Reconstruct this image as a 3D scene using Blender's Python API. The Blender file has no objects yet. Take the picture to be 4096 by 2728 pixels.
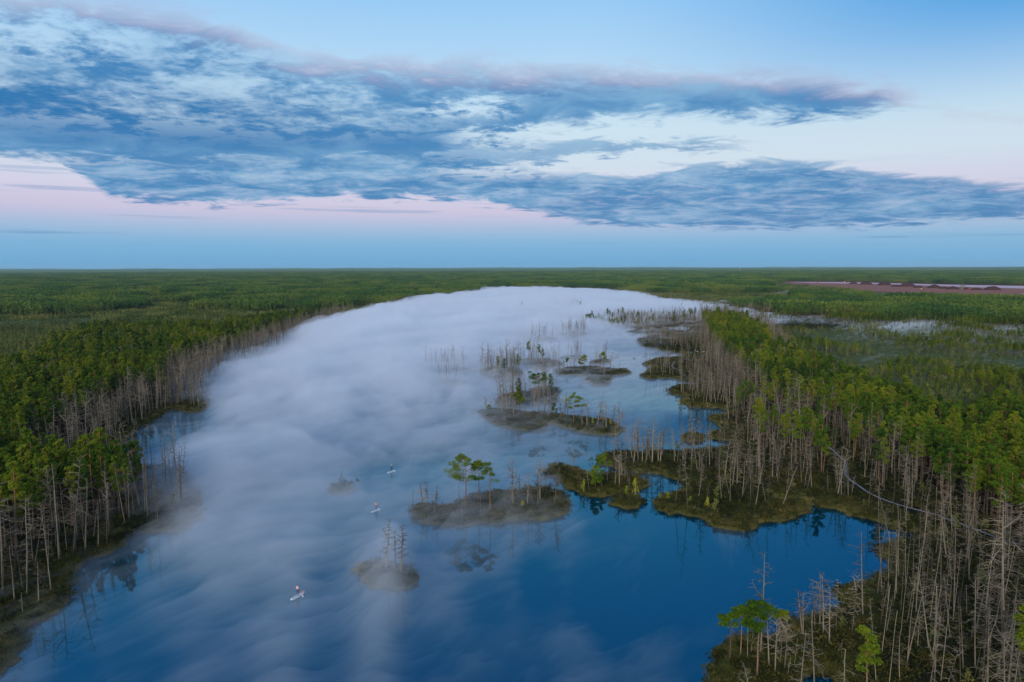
import bpy, math, random
import numpy as np
from mathutils import Vector, Matrix

random.seed(7)
rng = np.random.default_rng(7)
S = bpy.context.scene
C = S.collection
R = math.radians

# ------------------------------------------------------------------ camera
H = 50.0
PITCH, ROLL, FPX = R(6.2), R(0.146), 683.0
cam_d = bpy.data.cameras.new('camera'); cam = bpy.data.objects.new('camera', cam_d); C.objects.link(cam)
S.camera = cam
cam_d.sensor_width = 36.0; cam_d.lens = 36.0 * FPX / 1024.0
cam_d.clip_start = 1.0; cam_d.clip_end = 60000.0
_f = np.array([0, math.cos(PITCH), -math.sin(PITCH)]); _u0 = np.array([0, math.sin(PITCH), math.cos(PITCH)]); _r0 = np.array([1.0, 0, 0])
_u = _u0 * math.cos(ROLL) + _r0 * math.sin(ROLL); _r = _r0 * math.cos(ROLL) - _u0 * math.sin(ROLL)
cam.matrix_world = Matrix(((_r[0], _u[0], -_f[0], 0), (_r[1], _u[1], -_f[1], 0), (_r[2], _u[2], -_f[2], H), (0, 0, 0, 1)))

def dirs(px, py):
    px = np.asarray(px, float) / 4 - 512; py = 341 - np.asarray(py, float) / 4
    d = px[..., None] * _r + py[..., None] * _u + FPX * _f
    return d / np.linalg.norm(d, axis=-1, keepdims=True)
def U(px, py, z=0.0):
    """a traced spot on the photograph -> the place on the level z where it stands"""
    d = dirs(px, py); t = (z - H) / d[..., 2]
    return np.stack([d[..., 0] * t, d[..., 1] * t], -1)
def UP(pts, z=0.0):
    a = np.array(pts, float); return U(a[:, 0], a[:, 1], z)
def proj(x, y, z):
    p = np.array([x, y, z - H]); w = p @ _f
    return (512 + FPX * (p @ _r) / w) * 4, (341 - FPX * (p @ _u) / w) * 4
def top_height(bx, by, ty):
    lo, hi = .3, 40.
    for _ in range(40):
        m = (lo + hi) / 2
        if proj(bx, by, m)[1] > ty: lo = m
        else: hi = m
    return lo

# ------------------------------------------------------------------ sky
W = bpy.data.worlds.new("World"); S.world = W; W.use_nodes = True
nt = W.node_tree; N = nt.nodes; L = nt.links; N.clear()
class NB:
    def __init__(s, tree): s.t = tree; s.N = tree.nodes; s.L = tree.links
    def put(s, sock, v):
        if isinstance(v, bpy.types.NodeSocket): s.L.new(v, sock)
        elif v is not None: sock.default_value = v
    def m(s, op, a, b=None, c=None, clamp=False):
        n = s.N.new('ShaderNodeMath'); n.operation = op; n.use_clamp = clamp
        s.put(n.inputs[0], a); s.put(n.inputs[1], b); s.put(n.inputs[2], c); return n.outputs[0]
    def mr(s, v, a, b, c=0.0, d=1.0, kind='SMOOTHSTEP'):
        n = s.N.new('ShaderNodeMapRange'); n.interpolation_type = kind
        for i, x in enumerate((v, a, b, c, d)): s.put(n.inputs[i], x)
        return n.outputs[0]
    def mix(s, f, a, b, kind='MIX'):
        n = s.N.new('ShaderNodeMix'); n.data_type = 'RGBA'; n.blend_type = kind
        s.put(n.inputs[0], f); s.put(n.inputs[6], a); s.put(n.inputs[7], b); return n.outputs[2]
    def noise(s, vec, scale, detail=4, rough=.5, dist=0.0, dim='3D'):
        n = s.N.new('ShaderNodeTexNoise'); n.noise_dimensions = dim
        s.put(n.inputs['Vector'], vec); n.inputs['Scale'].default_value = scale; n.inputs['Detail'].default_value = detail
        n.inputs['Roughness'].default_value = rough; n.inputs['Distortion'].default_value = dist; return n.outputs[0]
    def ramp(s, f, stops, mode='LINEAR'):
        n = s.N.new('ShaderNodeValToRGB'); n.color_ramp.interpolation = mode; e = n.color_ramp.elements
        while len(e) < len(stops): e.new(.5)
        for i, (p, c) in enumerate(stops):
            e[i].position = p; e[i].color = tuple(c) + (1,)
        s.put(n.inputs[0], f); return n.outputs[0]
    def curve(s, v, pts):
        n = s.N.new('ShaderNodeFloatCurve'); c = n.mapping.curves[0]
        while len(c.points) < len(pts): c.points.new(.5, .5)
        for q, (x, y) in zip(c.points, sorted(pts)): q.location = (x, y); q.handle_type = 'AUTO_CLAMPED'
        n.mapping.update(); s.put(n.inputs[1], v); return n.outputs[0]
def lin(r, g, b):
    f = lambda c: ((c / 255 + .055) / 1.055) ** 2.4 if c > 10 else c / 255 / 12.92
    return (f(r), f(g), f(b))
b = NB(nt)
tc = N.new('ShaderNodeTexCoord'); sep = N.new('ShaderNodeSeparateXYZ'); L.new(tc.outputs['Generated'], sep.inputs[0])
X, Y, Z = sep.outputs
el = b.m('DEGREES', b.m('ARCSINE', Z)); az = b.m('DEGREES', b.m('ARCTAN2', X, Y))
zc = b.m('ADD', b.m('MAXIMUM', Z, 0.0), .10)
pl = N.new('ShaderNodeCombineXYZ'); L.new(b.m('DIVIDE', X, zc), pl.inputs[0]); L.new(b.m('DIVIDE', Y, zc), pl.inputs[1])
PLN = pl.outputs[0]
stops = [(0, (100, 168, 214)), (2, (122, 178, 218)), (3.2, (160, 186, 220)), (4.4, (199, 193, 222)), (6, (208, 206, 229)), (8, (205, 219, 234)),
         (11, (200, 223, 238)), (15, (180, 214, 241)), (20, (150, 200, 243)), (27, (106, 172, 232)), (40, (62, 132, 208)), (60, (40, 104, 186)), (90, (34, 90, 170))]
sky = b.ramp(b.m('DIVIDE', el, 90.0), [(e / 90, lin(*c)) for e, c in stops])
sky = b.mix(b.m('MULTIPLY', b.mr(az, 4, 40), b.mr(el, 8, 20)), sky, lin(44, 148, 220) + (1,))
sky = b.mix(b.m('MULTIPLY', b.mr(az, 15, 45, 0, .12), b.mr(el, 15, 3)), sky, lin(150, 195, 215) + (1,))
# dawn glow on the far side of the sky, behind the photographer
back = b.m('MULTIPLY', b.mr(Y, .15, -.9), b.mr(el, 45, 2))
sky = b.mix(b.m('MULTIPLY', back, .9), sky, (.95, .74, .62, 1))
# cloud layers as bands whose upper and lower edges follow the azimuth
def edge(pts):
    o = []
    for x, y in pts:
        d = dirs(x, y); o.append(((math.degrees(math.atan2(d[0], d[1])) + 60) / 120, math.degrees(math.asin(d[2])) / 40))
    return o
az01 = b.m('DIVIDE', b.m('ADD', az, 60.0), 120.0, clamp=True)
n_big = b.noise(PLN, 1.1, 3, .55); PL2 = N.new('ShaderNodeVectorMath'); PL2.operation = 'MULTIPLY'; L.new(PLN, PL2.inputs[0]); PL2.inputs[1].default_value = (1.15, 1.25, 1); PL2 = PL2.outputs[0]; n_mid = b.noise(PL2, 2.7, 9, .64, .5); n_fine = b.noise(PL2, 10, 6, .62, .3)
wob = b.m('ADD', b.m('MULTIPLY', b.m('SUBTRACT', n_mid, .5), 5.5), b.m('MULTIPLY', b.m('SUBTRACT', n_fine, .5), 1.3))
elw = b.m('ADD', el, b.m('MULTIPLY', wob, b.mr(el, 2, 16, .35, 1.0, 'LINEAR')))
def band(top, bot, st=1.5, sb=.8):
    t = b.m('MULTIPLY', b.curve(az01, edge(top)), 40.0); q = b.m('MULTIPLY', b.curve(az01, edge(bot)), 40.0)
    return b.m('MULTIPLY', b.mr(b.m('SUBTRACT', t, elw), -st * .4, st), b.mr(b.m('SUBTRACT', elw, q), -sb * .3, sb)), t, q
A, tA, qA = band([(-900, -330), (-300, -200), (0, -60), (365, -5), (609, 35), (809, 62), (1026, 140), (1261, 213), (1652, 232), (2048, 255), (2744, 270), (3474, 325), (3660, 400), (3900, 455), (4700, 470)],
           [(-900, 600), (0, 640), (1500, 660), (1900, 620), (2150, 520), (2483, 485), (3005, 478), (3400, 468), (3620, 440), (3900, 480), (4700, 500)])
B, tB, qB = band([(-900, 600), (0, 620), (1900, 600), (2100, 660), (2483, 695), (2918, 645), (3179, 640), (3440, 672), (3744, 700), (4096, 740), (4700, 720)],
           [(-900, 590), (0, 612), (200, 640), (330, 720), (500, 800), (870, 822), (1304, 800), (1652, 800), (2048, 836), (2309, 890), (2657, 910), (3179, 915), (3570, 905), (4096, 872), (4700, 860)], .6, .45)
Cc, _, _ = band([(1700, 640), (2048, 548), (2500, 555), (2800, 552), (3060, 585), (3300, 640)], [(1700, 641), (2048, 660), (2500, 612), (2800, 590), (3060, 587), (3300, 641)], .5, .4)
st = N.new('ShaderNodeCombineXYZ'); L.new(b.m('MULTIPLY', az, .045), st.inputs[0]); L.new(b.m('MULTIPLY', el, 1.5), st.inputs[1])
n_st = b.noise(st.outputs[0], 1.0, 5, .55)
streak = b.m('MULTIPLY', b.mr(n_st, .57, .68), b.m('MULTIPLY', b.mr(el, 1.0, 2.6), b.mr(el, 8.6, 6.5)))
streak = b.m('MULTIPLY', streak, .42)
hole = b.mr(b.m('ADD', b.m('MULTIPLY', n_mid, .7), b.m('MULTIPLY', n_fine, .45)), .37, .66)   # 0 = thin
holeA = b.m('MAXIMUM', hole, b.mr(b.m('SUBTRACT', el, qA), 5.0, 1.2))
covA = b.m('MULTIPLY', A, b.m('MULTIPLY_ADD', holeA, .68, .30))
covB = b.m('MULTIPLY', B, b.m('ADD', .62, b.m('MULTIPLY', hole, .38)))
cov = b.m('MAXIMUM', b.m('MAXIMUM', covA, covB), b.m('MAXIMUM', b.m('MULTIPLY', Cc, .75), streak))
# elsewhere round the sky the same broken cloud goes on
rest = b.m('MULTIPLY', b.mr(b.m('ABSOLUTE', az), 50, 70), b.m('MULTIPLY', b.mr(n_big, .46, .62), b.mr(el, 4, 12)))
cov = b.m('MAXIMUM', cov, b.m('MULTIPLY', rest, .8))
def gap(x, y, rx, ry, amt):
    d = dirs(x, y); a0 = math.degrees(math.atan2(d[0], d[1])); e0 = math.degrees(math.asin(d[2]))
    q = b.m('ADD', b.m('POWER', b.m('DIVIDE', b.m('SUBTRACT', az, a0), rx), 2.0), b.m('POWER', b.m('DIVIDE', b.m('SUBTRACT', elw, e0), ry), 2.0))
    return b.m('MULTIPLY', b.mr(q, 1.6, .1), b.m('MULTIPLY', b.mr(b.m('ADD', b.m('MULTIPLY', n_mid, .6), b.m('MULTIPLY', n_fine, .4)), .60, .42), amt))
gp = b.m('MAXIMUM', gap(1860, 440, 4.5, .8, 1.0), gap(2050, 560, 5.5, .9, .9)); gp = b.m('MAXIMUM', gp, gap(2050, 690, 7, .6, .8)); gp = b.m('MAXIMUM', gp, gap(1000, 370, 11, 1.0, .4)); gp = b.m('MAXIMUM', gp, gap(80, 130, 9, 1.7, .85)); gp = b.m('MAXIMUM', gp, gap(800, 220, 8, 1.2, .5))
cov = b.m('MULTIPLY', cov, b.m('SUBTRACT', 1.0, gp))
ccol = b.mix(b.mr(b.m('ADD', b.m('MULTIPLY', n_mid, .6), b.m('MULTIPLY', n_big, .5)), .40, .66), lin(116, 166, 207) + (1,), lin(54, 126, 184) + (1,))
ccol = b.mix(b.m('MULTIPLY', b.mr(az, 5, -32), b.mr(b.m('ABSOLUTE', b.m('SUBTRACT', el, 10.8)), 3.6, .3)), ccol, lin(6, 108, 172) + (1,))
ccol = b.mix(b.mr(b.m('SUBTRACT', tA, elw), 2.2, -.2, 0, .8), ccol, lin(192, 172, 196) + (1,))
final = b.mix(cov, sky, ccol)
nish = N.new('ShaderNodeTexSky'); nish.sky_type = 'NISHITA'; nish.sun_disc = False
nish.sun_elevation = R(2); nish.sun_rotation = R(200); nish.altitude = 50
sky_low = b.mix(b.mr(Z, -.02, 0), (.03, .06, .08, 1), final)
bg = N.new('ShaderNodeBackground'); L.new(sky_low, bg.inputs[0]); bg.inputs[1].default_value = 1.0
bg2 = N.new('ShaderNodeBackground'); L.new(nish.outputs[0], bg2.inputs[0]); bg2.inputs[1].default_value = 0.02
ad = N.new('ShaderNodeAddShader'); L.new(bg.outputs[0], ad.inputs[0]); L.new(bg2.outputs[0], ad.inputs[1])
wo = N.new('ShaderNodeOutputWorld'); L.new(ad.outputs[0], wo.inputs[0])
W.cycles.sampling_method = 'MANUAL'; W.cycles.sample_map_resolution = 512

# dawn light: sun just behind the horizon glow, very soft
sd = bpy.data.lights.new('sun', 'SUN'); sun = bpy.data.objects.new('sun', sd); C.objects.link(sun)
sd.energy = 3.2; sd.angle = R(28); sd.color = (1, .90, .78)
sun.rotation_euler = (R(68), 0, R(-22))      # light comes from behind the camera, a little to the left

S.view_settings.view_transform = 'Standard'; S.view_settings.look = 'None'
S.view_settings.exposure = 0; S.view_settings.gamma = 1; S.view_settings.use_curve_mapping = False
cy = S.cycles
cy.use_denoising = True; cy.denoising_prefilter = 'ACCURATE'
cy.max_bounces = 14; cy.diffuse_bounces = 2; cy.glossy_bounces = 2; cy.volume_bounces = 12; cy.transparent_max_bounces = 4
cy.sample_clamp_indirect = 4

# ------------------------------------------------------------------ materials
def mat(name):
    m = bpy.data.materials.new(name); m.use_nodes = True; t = m.node_tree; t.nodes.clear()
    o = t.nodes.new('ShaderNodeOutputMaterial'); return m, NB(t), o
def principled(bb, o, col, rough=.9, spec=.2, normal=None, **kw):
    p = bb.N.new('ShaderNodeBsdfPrincipled'); bb.put(p.inputs['Base Color'], col if isinstance(col, bpy.types.NodeSocket) else tuple(col) + (1,))
    bb.put(p.inputs['Roughness'], rough); p.inputs['Specular IOR Level'].default_value = spec
    if normal: bb.L.new(normal, p.inputs['Normal'])
    for k, v in kw.items(): bb.put(p.inputs[k.replace('_', ' ')], v)
    if o: bb.L.new(p.outputs[0], o.inputs[0])
    return p
def plain(name, col, rough=.7, spec=.3, var=.25, scale=6):
    m, bb, o = mat(name); g = bb.N.new('ShaderNodeNewGeometry')
    n = bb.noise(g.outputs['Position'], scale, 3)
    c = bb.mix(n, tuple(x * (1 - var) for x in col) + (1,), tuple(min(1, x * (1 + var)) for x in col) + (1,))
    principled(bb, o, c, rough, spec); return m
def bump(bb, h, strength, dist):
    n = bb.N.new('ShaderNodeBump'); n.inputs['Strength'].default_value = strength; n.inputs['Distance'].default_value = dist
    bb.L.new(h, n.inputs['Height']); return n.outputs[0]
M = {}
def bark(name, lo, hi, upper=None, z0=4, z1=9):
    m, bb, o = mat(name); oi = bb.N.new('ShaderNodeObjectInfo'); t = bb.N.new('ShaderNodeTexCoord')
    n = bb.noise(t.outputs['Object'], 2.2, 4, .6)
    f = bb.m('ADD', bb.m('MULTIPLY', n, .6), bb.m('MULTIPLY', oi.outputs['Random'], .5))
    c = bb.mix(bb.mr(f, .25, .8), lo + (1,), hi + (1,))
    if upper:
        s = bb.N.new('ShaderNodeSeparateXYZ'); bb.L.new(t.outputs['Object'], s.inputs[0])
        c = bb.mix(bb.mr(s.outputs[2], z0, z1, 0, .9), c, upper + (1,))
    principled(bb, o, c, .95, .1); return m
M['dead'] = bark('dead_wood', (.05, .043, .032), (.225, .20, .145))
M['twig'] = bark('dead_twigs', (.10, .085, .058), (.24, .205, .15))
M['bark'] = bark('pine_bark', (.09, .06, .04), (.19, .13, .085), (.24, .115, .05), 5, 10)
M['birch'] = bark('birch_bark', (.5, .48, .42), (.75, .72, .66))
def needles(name, dark, mid, light, bigs=.035):
    m, bb, o = mat(name); oi = bb.N.new('ShaderNodeObjectInfo'); t = bb.N.new('ShaderNodeTexCoord'); g = bb.N.new('ShaderNodeNewGeometry')
    n = bb.noise(t.outputs['Object'], 1.3, 3, .6)
    big = bb.noise(g.outputs['Position'], bigs, 4, .6)
    f = bb.m('ADD', bb.m('MULTIPLY', n, .7), bb.m('MULTIPLY', oi.outputs['Random'], .45))
    f = bb.m('ADD', f, bb.m('MULTIPLY', bb.m('SUBTRACT', big, .5), 1.5))
    c = bb.ramp(bb.m('SUBTRACT', f, .05), [(.15, dark), (.5, mid), (.88, light)])
    p = principled(bb, None, c, .8, .15)
    tr = bb.N.new('ShaderNodeBsdfTranslucent'); bb.L.new(c, tr.inputs[0])
    mx = bb.N.new('ShaderNodeMixShader'); mx.inputs[0].default_value = .3
    bb.L.new(p.outputs[0], mx.inputs[1]); bb.L.new(tr.outputs[0], mx.inputs[2]); bb.L.new(mx.outputs[0], o.inputs[0]); return m
M['pine'] = needles('pine_needles', (.014, .058, .005), (.085, .165, .008), (.23, .265, .014))
M['bog'] = needles('bog_pine_needles', (.03, .065, .014), (.11, .15, .03), (.24, .24, .055))
M['far'] = needles('far_needles', (.022, .075, .018), (.085, .165, .026), (.20, .245, .035), .011)
M['leaf'] = needles('yellowing_leaves', (.12, .17, .01), (.28, .32, .015), (.5, .42, .02))
M['heath'] = needles('heather', (.012, .016, .003), (.036, .044, .006), (.10, .085, .018))
M['sedge'] = needles('sedge_blades', (.05, .055, .012), (.12, .12, .03), (.26, .21, .08))
def ground_mat():
    m, bb, o = mat('bog_moss'); g = bb.N.new('ShaderNodeNewGeometry'); P = g.outputs['Position']
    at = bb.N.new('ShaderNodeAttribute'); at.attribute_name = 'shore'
    n1 = bb.noise(P, .09, 5, .6); n2 = bb.noise(P, .9, 5, .65); n3 = bb.noise(P, 5.0, 3, .6)
    f = bb.m('ADD', bb.m('MULTIPLY', n1, .55), bb.m('MULTIPLY', n2, .45))
    c = bb.ramp(f, [(.32, (.018, .014, .004)), (.45, (.04, .042, .006)), (.55, (.075, .082, .010)), (.68, (.12, .085, .018))])
    c = bb.mix(bb.mr(at.outputs['Fac'], 1.6, .2, 0, .75), c, bb.mix(n2, (.05, .075, .01, 1), (.20, .16, .055, 1)))
    c = bb.mix(bb.mr(bb.m('ADD', at.outputs['Fac'], bb.m('MULTIPLY', n1, 6)), 5, 13, 0, .8), c, bb.mix(1.0, c, (.28, .26, .24, 1), 'MULTIPLY'))  # darker inland: dark heather, plus shade under the trees put into the colour
    c = bb.mix(bb.mr(bb.m('ADD', at.outputs['Fac'], bb.m('MULTIPLY', n1, 40)), 75, 110), c, bb.ramp(n2, [(.3, (.04, .065, .016)), (.5, (.085, .12, .032)), (.7, (.15, .155, .055))]))
    c = bb.mix(bb.mr(at.outputs['Fac'], .25, .0, 0, .8), c, (.012, .01, .006, 1))
    c = bb.mix(bb.mr(n3, .3, .7), c, bb.mix(1.0, c, (.5, .5, .5, 1), 'MULTIPLY'))
    principled(bb, o, c, .95, .1, bump(bb, bb.m('ADD', n2, bb.m('MULTIPLY', n3, .35)), .9, .5)); return m
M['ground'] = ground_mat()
M['mistpeat'] = plain('misty_peat', (.50, .40, .43), .95, .05, .15, .05); M['peat'] = plain('peat_soil', (.26, .115, .08), .95, .05, .3, .05); M['heap'] = plain('piled_peat', (.06, .03, .022), .95, .05, .3, .2)  # first peat tone has mist and wet sheen put into its colour
def water_mat():
    m, bb, o = mat('bog_water'); g = bb.N.new('ShaderNodeNewGeometry')
    n1 = bb.noise(g.outputs['Position'], .9, 3, .5); n2 = bb.noise(g.outputs['Position'], .05, 2, .5)
    nb = bump(bb, n1, .05, .05)
    df = bb.N.new('ShaderNodeBsdfDiffuse'); df.inputs[0].default_value = (.0002, .022, .040, 1)
    gl = bb.N.new('ShaderNodeBsdfGlossy'); gl.inputs[0].default_value = (.34, .82, 1, 1)
    bb.L.new(bb.mr(n2, .35, .65, .015, .05), gl.inputs['Roughness']); bb.L.new(nb, gl.inputs['Normal'])
    fr = bb.N.new('ShaderNodeFresnel'); fr.inputs[0].default_value = 2.3; bb.L.new(bb.mix(bb.mr(fr.outputs[0], .24, .55, kind='LINEAR'), (.13, .61, .84, 1), (.80, .90, 1, 1)), gl.inputs[0])
    mx = bb.N.new('ShaderNodeMixShader'); bb.L.new(fr.outputs[0], mx.inputs[0]); bb.L.new(df.outputs[0], mx.inputs[1]); bb.L.new(gl.outputs[0], mx.inputs[2])
    bb.L.new(mx.outputs[0], o.inputs[0]); return m
M['water'] = water_mat()
M['plank'] = plain('weathered_boards', (.17, .18, .18), .8, .2, .3, 3)
M['white'] = plain('white_shell', (.78, .80, .80), .4, .4, .05)
M['teal'] = plain('teal_shell', (.01, .30, .38), .4, .4, .1)
M['lilac'] = plain('lilac_shell', (.45, .36, .60), .4, .4, .1)
M['pad'] = plain('deck_pad_foam', (.30, .42, .45), .9, .1, .1)
M['skin'] = plain('skin', (.55, .33, .24), .6, .3, .05)
M['hair'] = plain('hair', (.12, .07, .03), .8, .2, .2); M['blond'] = plain('blond_hair', (.75, .48, .22), .8, .2, .1)
M['darkcloth'] = plain('dark_cloth', (.02, .025, .04), .9, .1, .2)
for k, c in dict(jteal=(.01, .16, .22), jsalmon=(.75, .26, .18), jpink=(.62, .40, .42), jyellow=(.72, .85, .12), jmagenta=(.55, .03, .22),
                 jred=(.9, .10, .05), jdark=(.015, .08, .11), jbrown=(.06, .02, .015), jwhite=(.8, .8, .78), jpurple=(.09, .03, .16)).items():
    M[k] = plain('jacket_' + k[1:], c, .85, .1, .1)
M['orange'] = plain('orange_paint', (.85, .30, .04), .4, .4, .1); M['rubber'] = plain('tyre_rubber', (.02, .02, .02), .9, .1, .1)
M['glass'] = plain('cab_glass', (.05, .08, .1), .1, .5, .1); M['redpaint'] = plain('red_paint', (.7, .05, .04), .5, .4, .1)
def emit(name, col, s):
    m, bb, o = mat(name); e = bb.N.new('ShaderNodeEmission'); e.inputs[0].default_value = col + (1,); e.inputs[1].default_value = s
    bb.L.new(e.outputs[0], o.inputs[0]); return m
M['lamp'] = emit('lit_headlamp', (1, .8, .45), 6.0)
def vol(name, dens, col, aniso=.0):
    m, bb, o = mat(name); v = bb.N.new('ShaderNodeVolumePrincipled'); v.inputs['Density'].default_value = dens
    v.inputs['Color'].default_value = col + (1,); v.inputs['Anisotropy'].default_value = aniso
    bb.L.new(v.outputs[0], o.inputs['Volume']); return m

# ------------------------------------------------------------------ helpers
def tag(o, label=None, cat=None, group=None, kind=None):
    if label: o['label'] = label
    if cat: o['category'] = cat
    if group: o['group'] = group
    if kind: o['kind'] = kind
    return o
def empty(name, loc=(0, 0, 0), rz=0):
    o = bpy.data.objects.new(name, None); o.empty_display_size = .3; o.location = loc; o.rotation_euler = (0, 0, rz); C.objects.link(o); return o
def link(name, me, parent=None, loc=None, rz=None):
    o = bpy.data.objects.new(name, me); C.objects.link(o)
    if parent: o.parent = parent
    if loc is not None: o.location = loc
    if rz is not None: o.rotation_euler = (0, 0, rz)
    return o
def make_mesh(name, V, T, mi, mats, smooth=False):
    V = np.ascontiguousarray(V, np.float32); T = np.ascontiguousarray(T, np.int32)
    me = bpy.data.meshes.new(name); me.vertices.add(len(V)); me.vertices.foreach_set('co', V.ravel())
    me.loops.add(T.size); me.loops.foreach_set('vertex_index', T.ravel())
    k = T.shape[1]; me.polygons.add(len(T)); me.polygons.foreach_set('loop_start', np.arange(0, T.size, k, dtype=np.int32))
    for m in mats: me.materials.append(m)
    if mi is not None: me.polygons.foreach_set('material_index', np.ascontiguousarray(mi, np.int32))
    me.polygons.foreach_set('use_smooth', np.full(len(T), smooth))
    me.update(calc_edges=True); me.validate(); return me
class G:
    def __init__(s): s.V = []; s.T = []; s.m = []; s.n = 0
    def add(s, v, t, m=0):
        v = np.asarray(v, float); t = np.asarray(t, int)
        s.V.append(v); s.T.append(t + s.n); s.m.append(np.full(len(t), m)); s.n += len(v)
    def tube(s, path, rad, sides=4, m=0, cap=False):
        P = np.asarray(path, float); n = len(P); rad = np.broadcast_to(rad, (n,))
        d = np.gradient(P, axis=0); d /= np.linalg.norm(d, axis=1, keepdims=True) + 1e-9
        ref = np.array([0, 0, 1.]) if abs(d[:, 2]).mean() < .8 else np.array([1., 0, 0])
        a = np.cross(d, ref); a /= np.linalg.norm(a, axis=1, keepdims=True) + 1e-9; c = np.cross(d, a)
        th = np.arange(sides) * 2 * math.pi / sides
        V = P[:, None] + rad[:, None, None] * (a[:, None] * np.cos(th)[:, None] + c[:, None] * np.sin(th)[:, None])
        i = np.arange(n - 1)[:, None] * sides; j = np.arange(sides)[None]; j2 = (j + 1) % sides
        q = np.stack([i + j, i + j2, i + sides + j2, i + sides + j], -1).reshape(-1, 4)
        t = np.concatenate([q[:, [0, 1, 2]], q[:, [0, 2, 3]]])
        V = V.reshape(-1, 3)
        if cap:
            k = len(V); V = np.vstack([V, P[0], P[-1]]); e = (n - 1) * sides
            t = np.vstack([t, [[(x + 1) % sides, x, k] for x in range(sides)], [[e + x, e + (x + 1) % sides, k + 1] for x in range(sides)]])
        s.add(V, t, m)
    def leaves(s, Cn, size, m=0, r=rng, up=.3, wide=.8):
        n = len(Cn); a = r.normal(size=(n, 3)); a /= np.linalg.norm(a, axis=1, keepdims=True)
        bb = r.normal(size=(n, 3)); bb[:, 2] *= up; bb -= a * (a * bb).sum(1, keepdims=True); bb /= np.linalg.norm(bb, axis=1, keepdims=True) + 1e-9
        sz = size * r.uniform(.6, 1.35, (n, 1))
        V = np.stack([Cn + a * sz, Cn - a * sz * .6 + bb * sz * wide, Cn - a * sz * .6 - bb * sz * wide], 1).reshape(-1, 3)
        s.add(V, np.arange(3 * n).reshape(-1, 3), m)
    def box(s, lo, hi, m=0):
        x0, y0, z0 = lo; x1, y1, z1 = hi
        V = [(x0, y0, z0), (x1, y0, z0), (x1, y1, z0), (x0, y1, z0), (x0, y0, z1), (x1, y0, z1), (x1, y1, z1), (x0, y1, z1)]
        q = [(0, 3, 2, 1), (4, 5, 6, 7), (0, 1, 5, 4), (1, 2, 6, 5), (2, 3, 7, 6), (3, 0, 4, 7)]
        s.add(V, [t for f in q for t in ((f[0], f[1], f[2]), (f[0], f[2], f[3]))], m)
    def ball(s, c, r, m=0, n=8):
        V = []; T = []; k = n // 2
        for i in range(k + 1):
            for j in range(n):
                t = math.pi * i / k; p = 2 * math.pi * j / n
                V.append((c[0] + r[0] * math.sin(t) * math.cos(p), c[1] + r[1] * math.sin(t) * math.sin(p), c[2] + r[2] * math.cos(t)))
        for i in range(k):
            for j in range(n):
                a_, b_, c_, d_ = i * n + j, i * n + (j + 1) % n, (i + 1) * n + (j + 1) % n, (i + 1) * n + j
                T += [(a_, d_, c_), (a_, c_, b_)]
        s.add(V, T, m)
    def mesh(s, name, mats, smooth=False):
        return make_mesh(name, np.vstack(s.V), np.vstack(s.T), np.concatenate(s.m), mats, smooth)
    def ntri(s): return sum(len(t) for t in s.T)

# value noise in numpy
def _h(ix, iy, seed):
    n = (ix.astype(np.int64) * 374761393 + iy.astype(np.int64) * 668265263 + seed * 974711) & 0xffffffff
    n = ((n ^ (n >> 13)) * 1274126177) & 0xffffffff
    return ((n ^ (n >> 16)) & 0xffff) / 65535.0
def vnoise(x, y, seed=0):
    ix = np.floor(x); iy = np.floor(y); fx = x - ix; fy = y - iy; fx = fx * fx * (3 - 2 * fx); fy = fy * fy * (3 - 2 * fy)
    a = _h(ix, iy, seed); b_ = _h(ix + 1, iy, seed); c = _h(ix, iy + 1, seed); d = _h(ix + 1, iy + 1, seed)
    return (a * (1 - fx) + b_ * fx) * (1 - fy) + (c * (1 - fx) + d * fx) * fy
def fbm(x, y, oct=4, seed=0, gain=.5):
    s = 0; a = 1; t = 0
    for i in range(oct): s = s + a * vnoise(x * 2 ** i + i * 17.3, y * 2 ** i - i * 9.1, seed + i); t += a; a *= gain
    return s / t
def sstep(x, a, b_): t = np.clip((x - a) / (b_ - a), 0, 1); return t * t * (3 - 2 * t)

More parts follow.
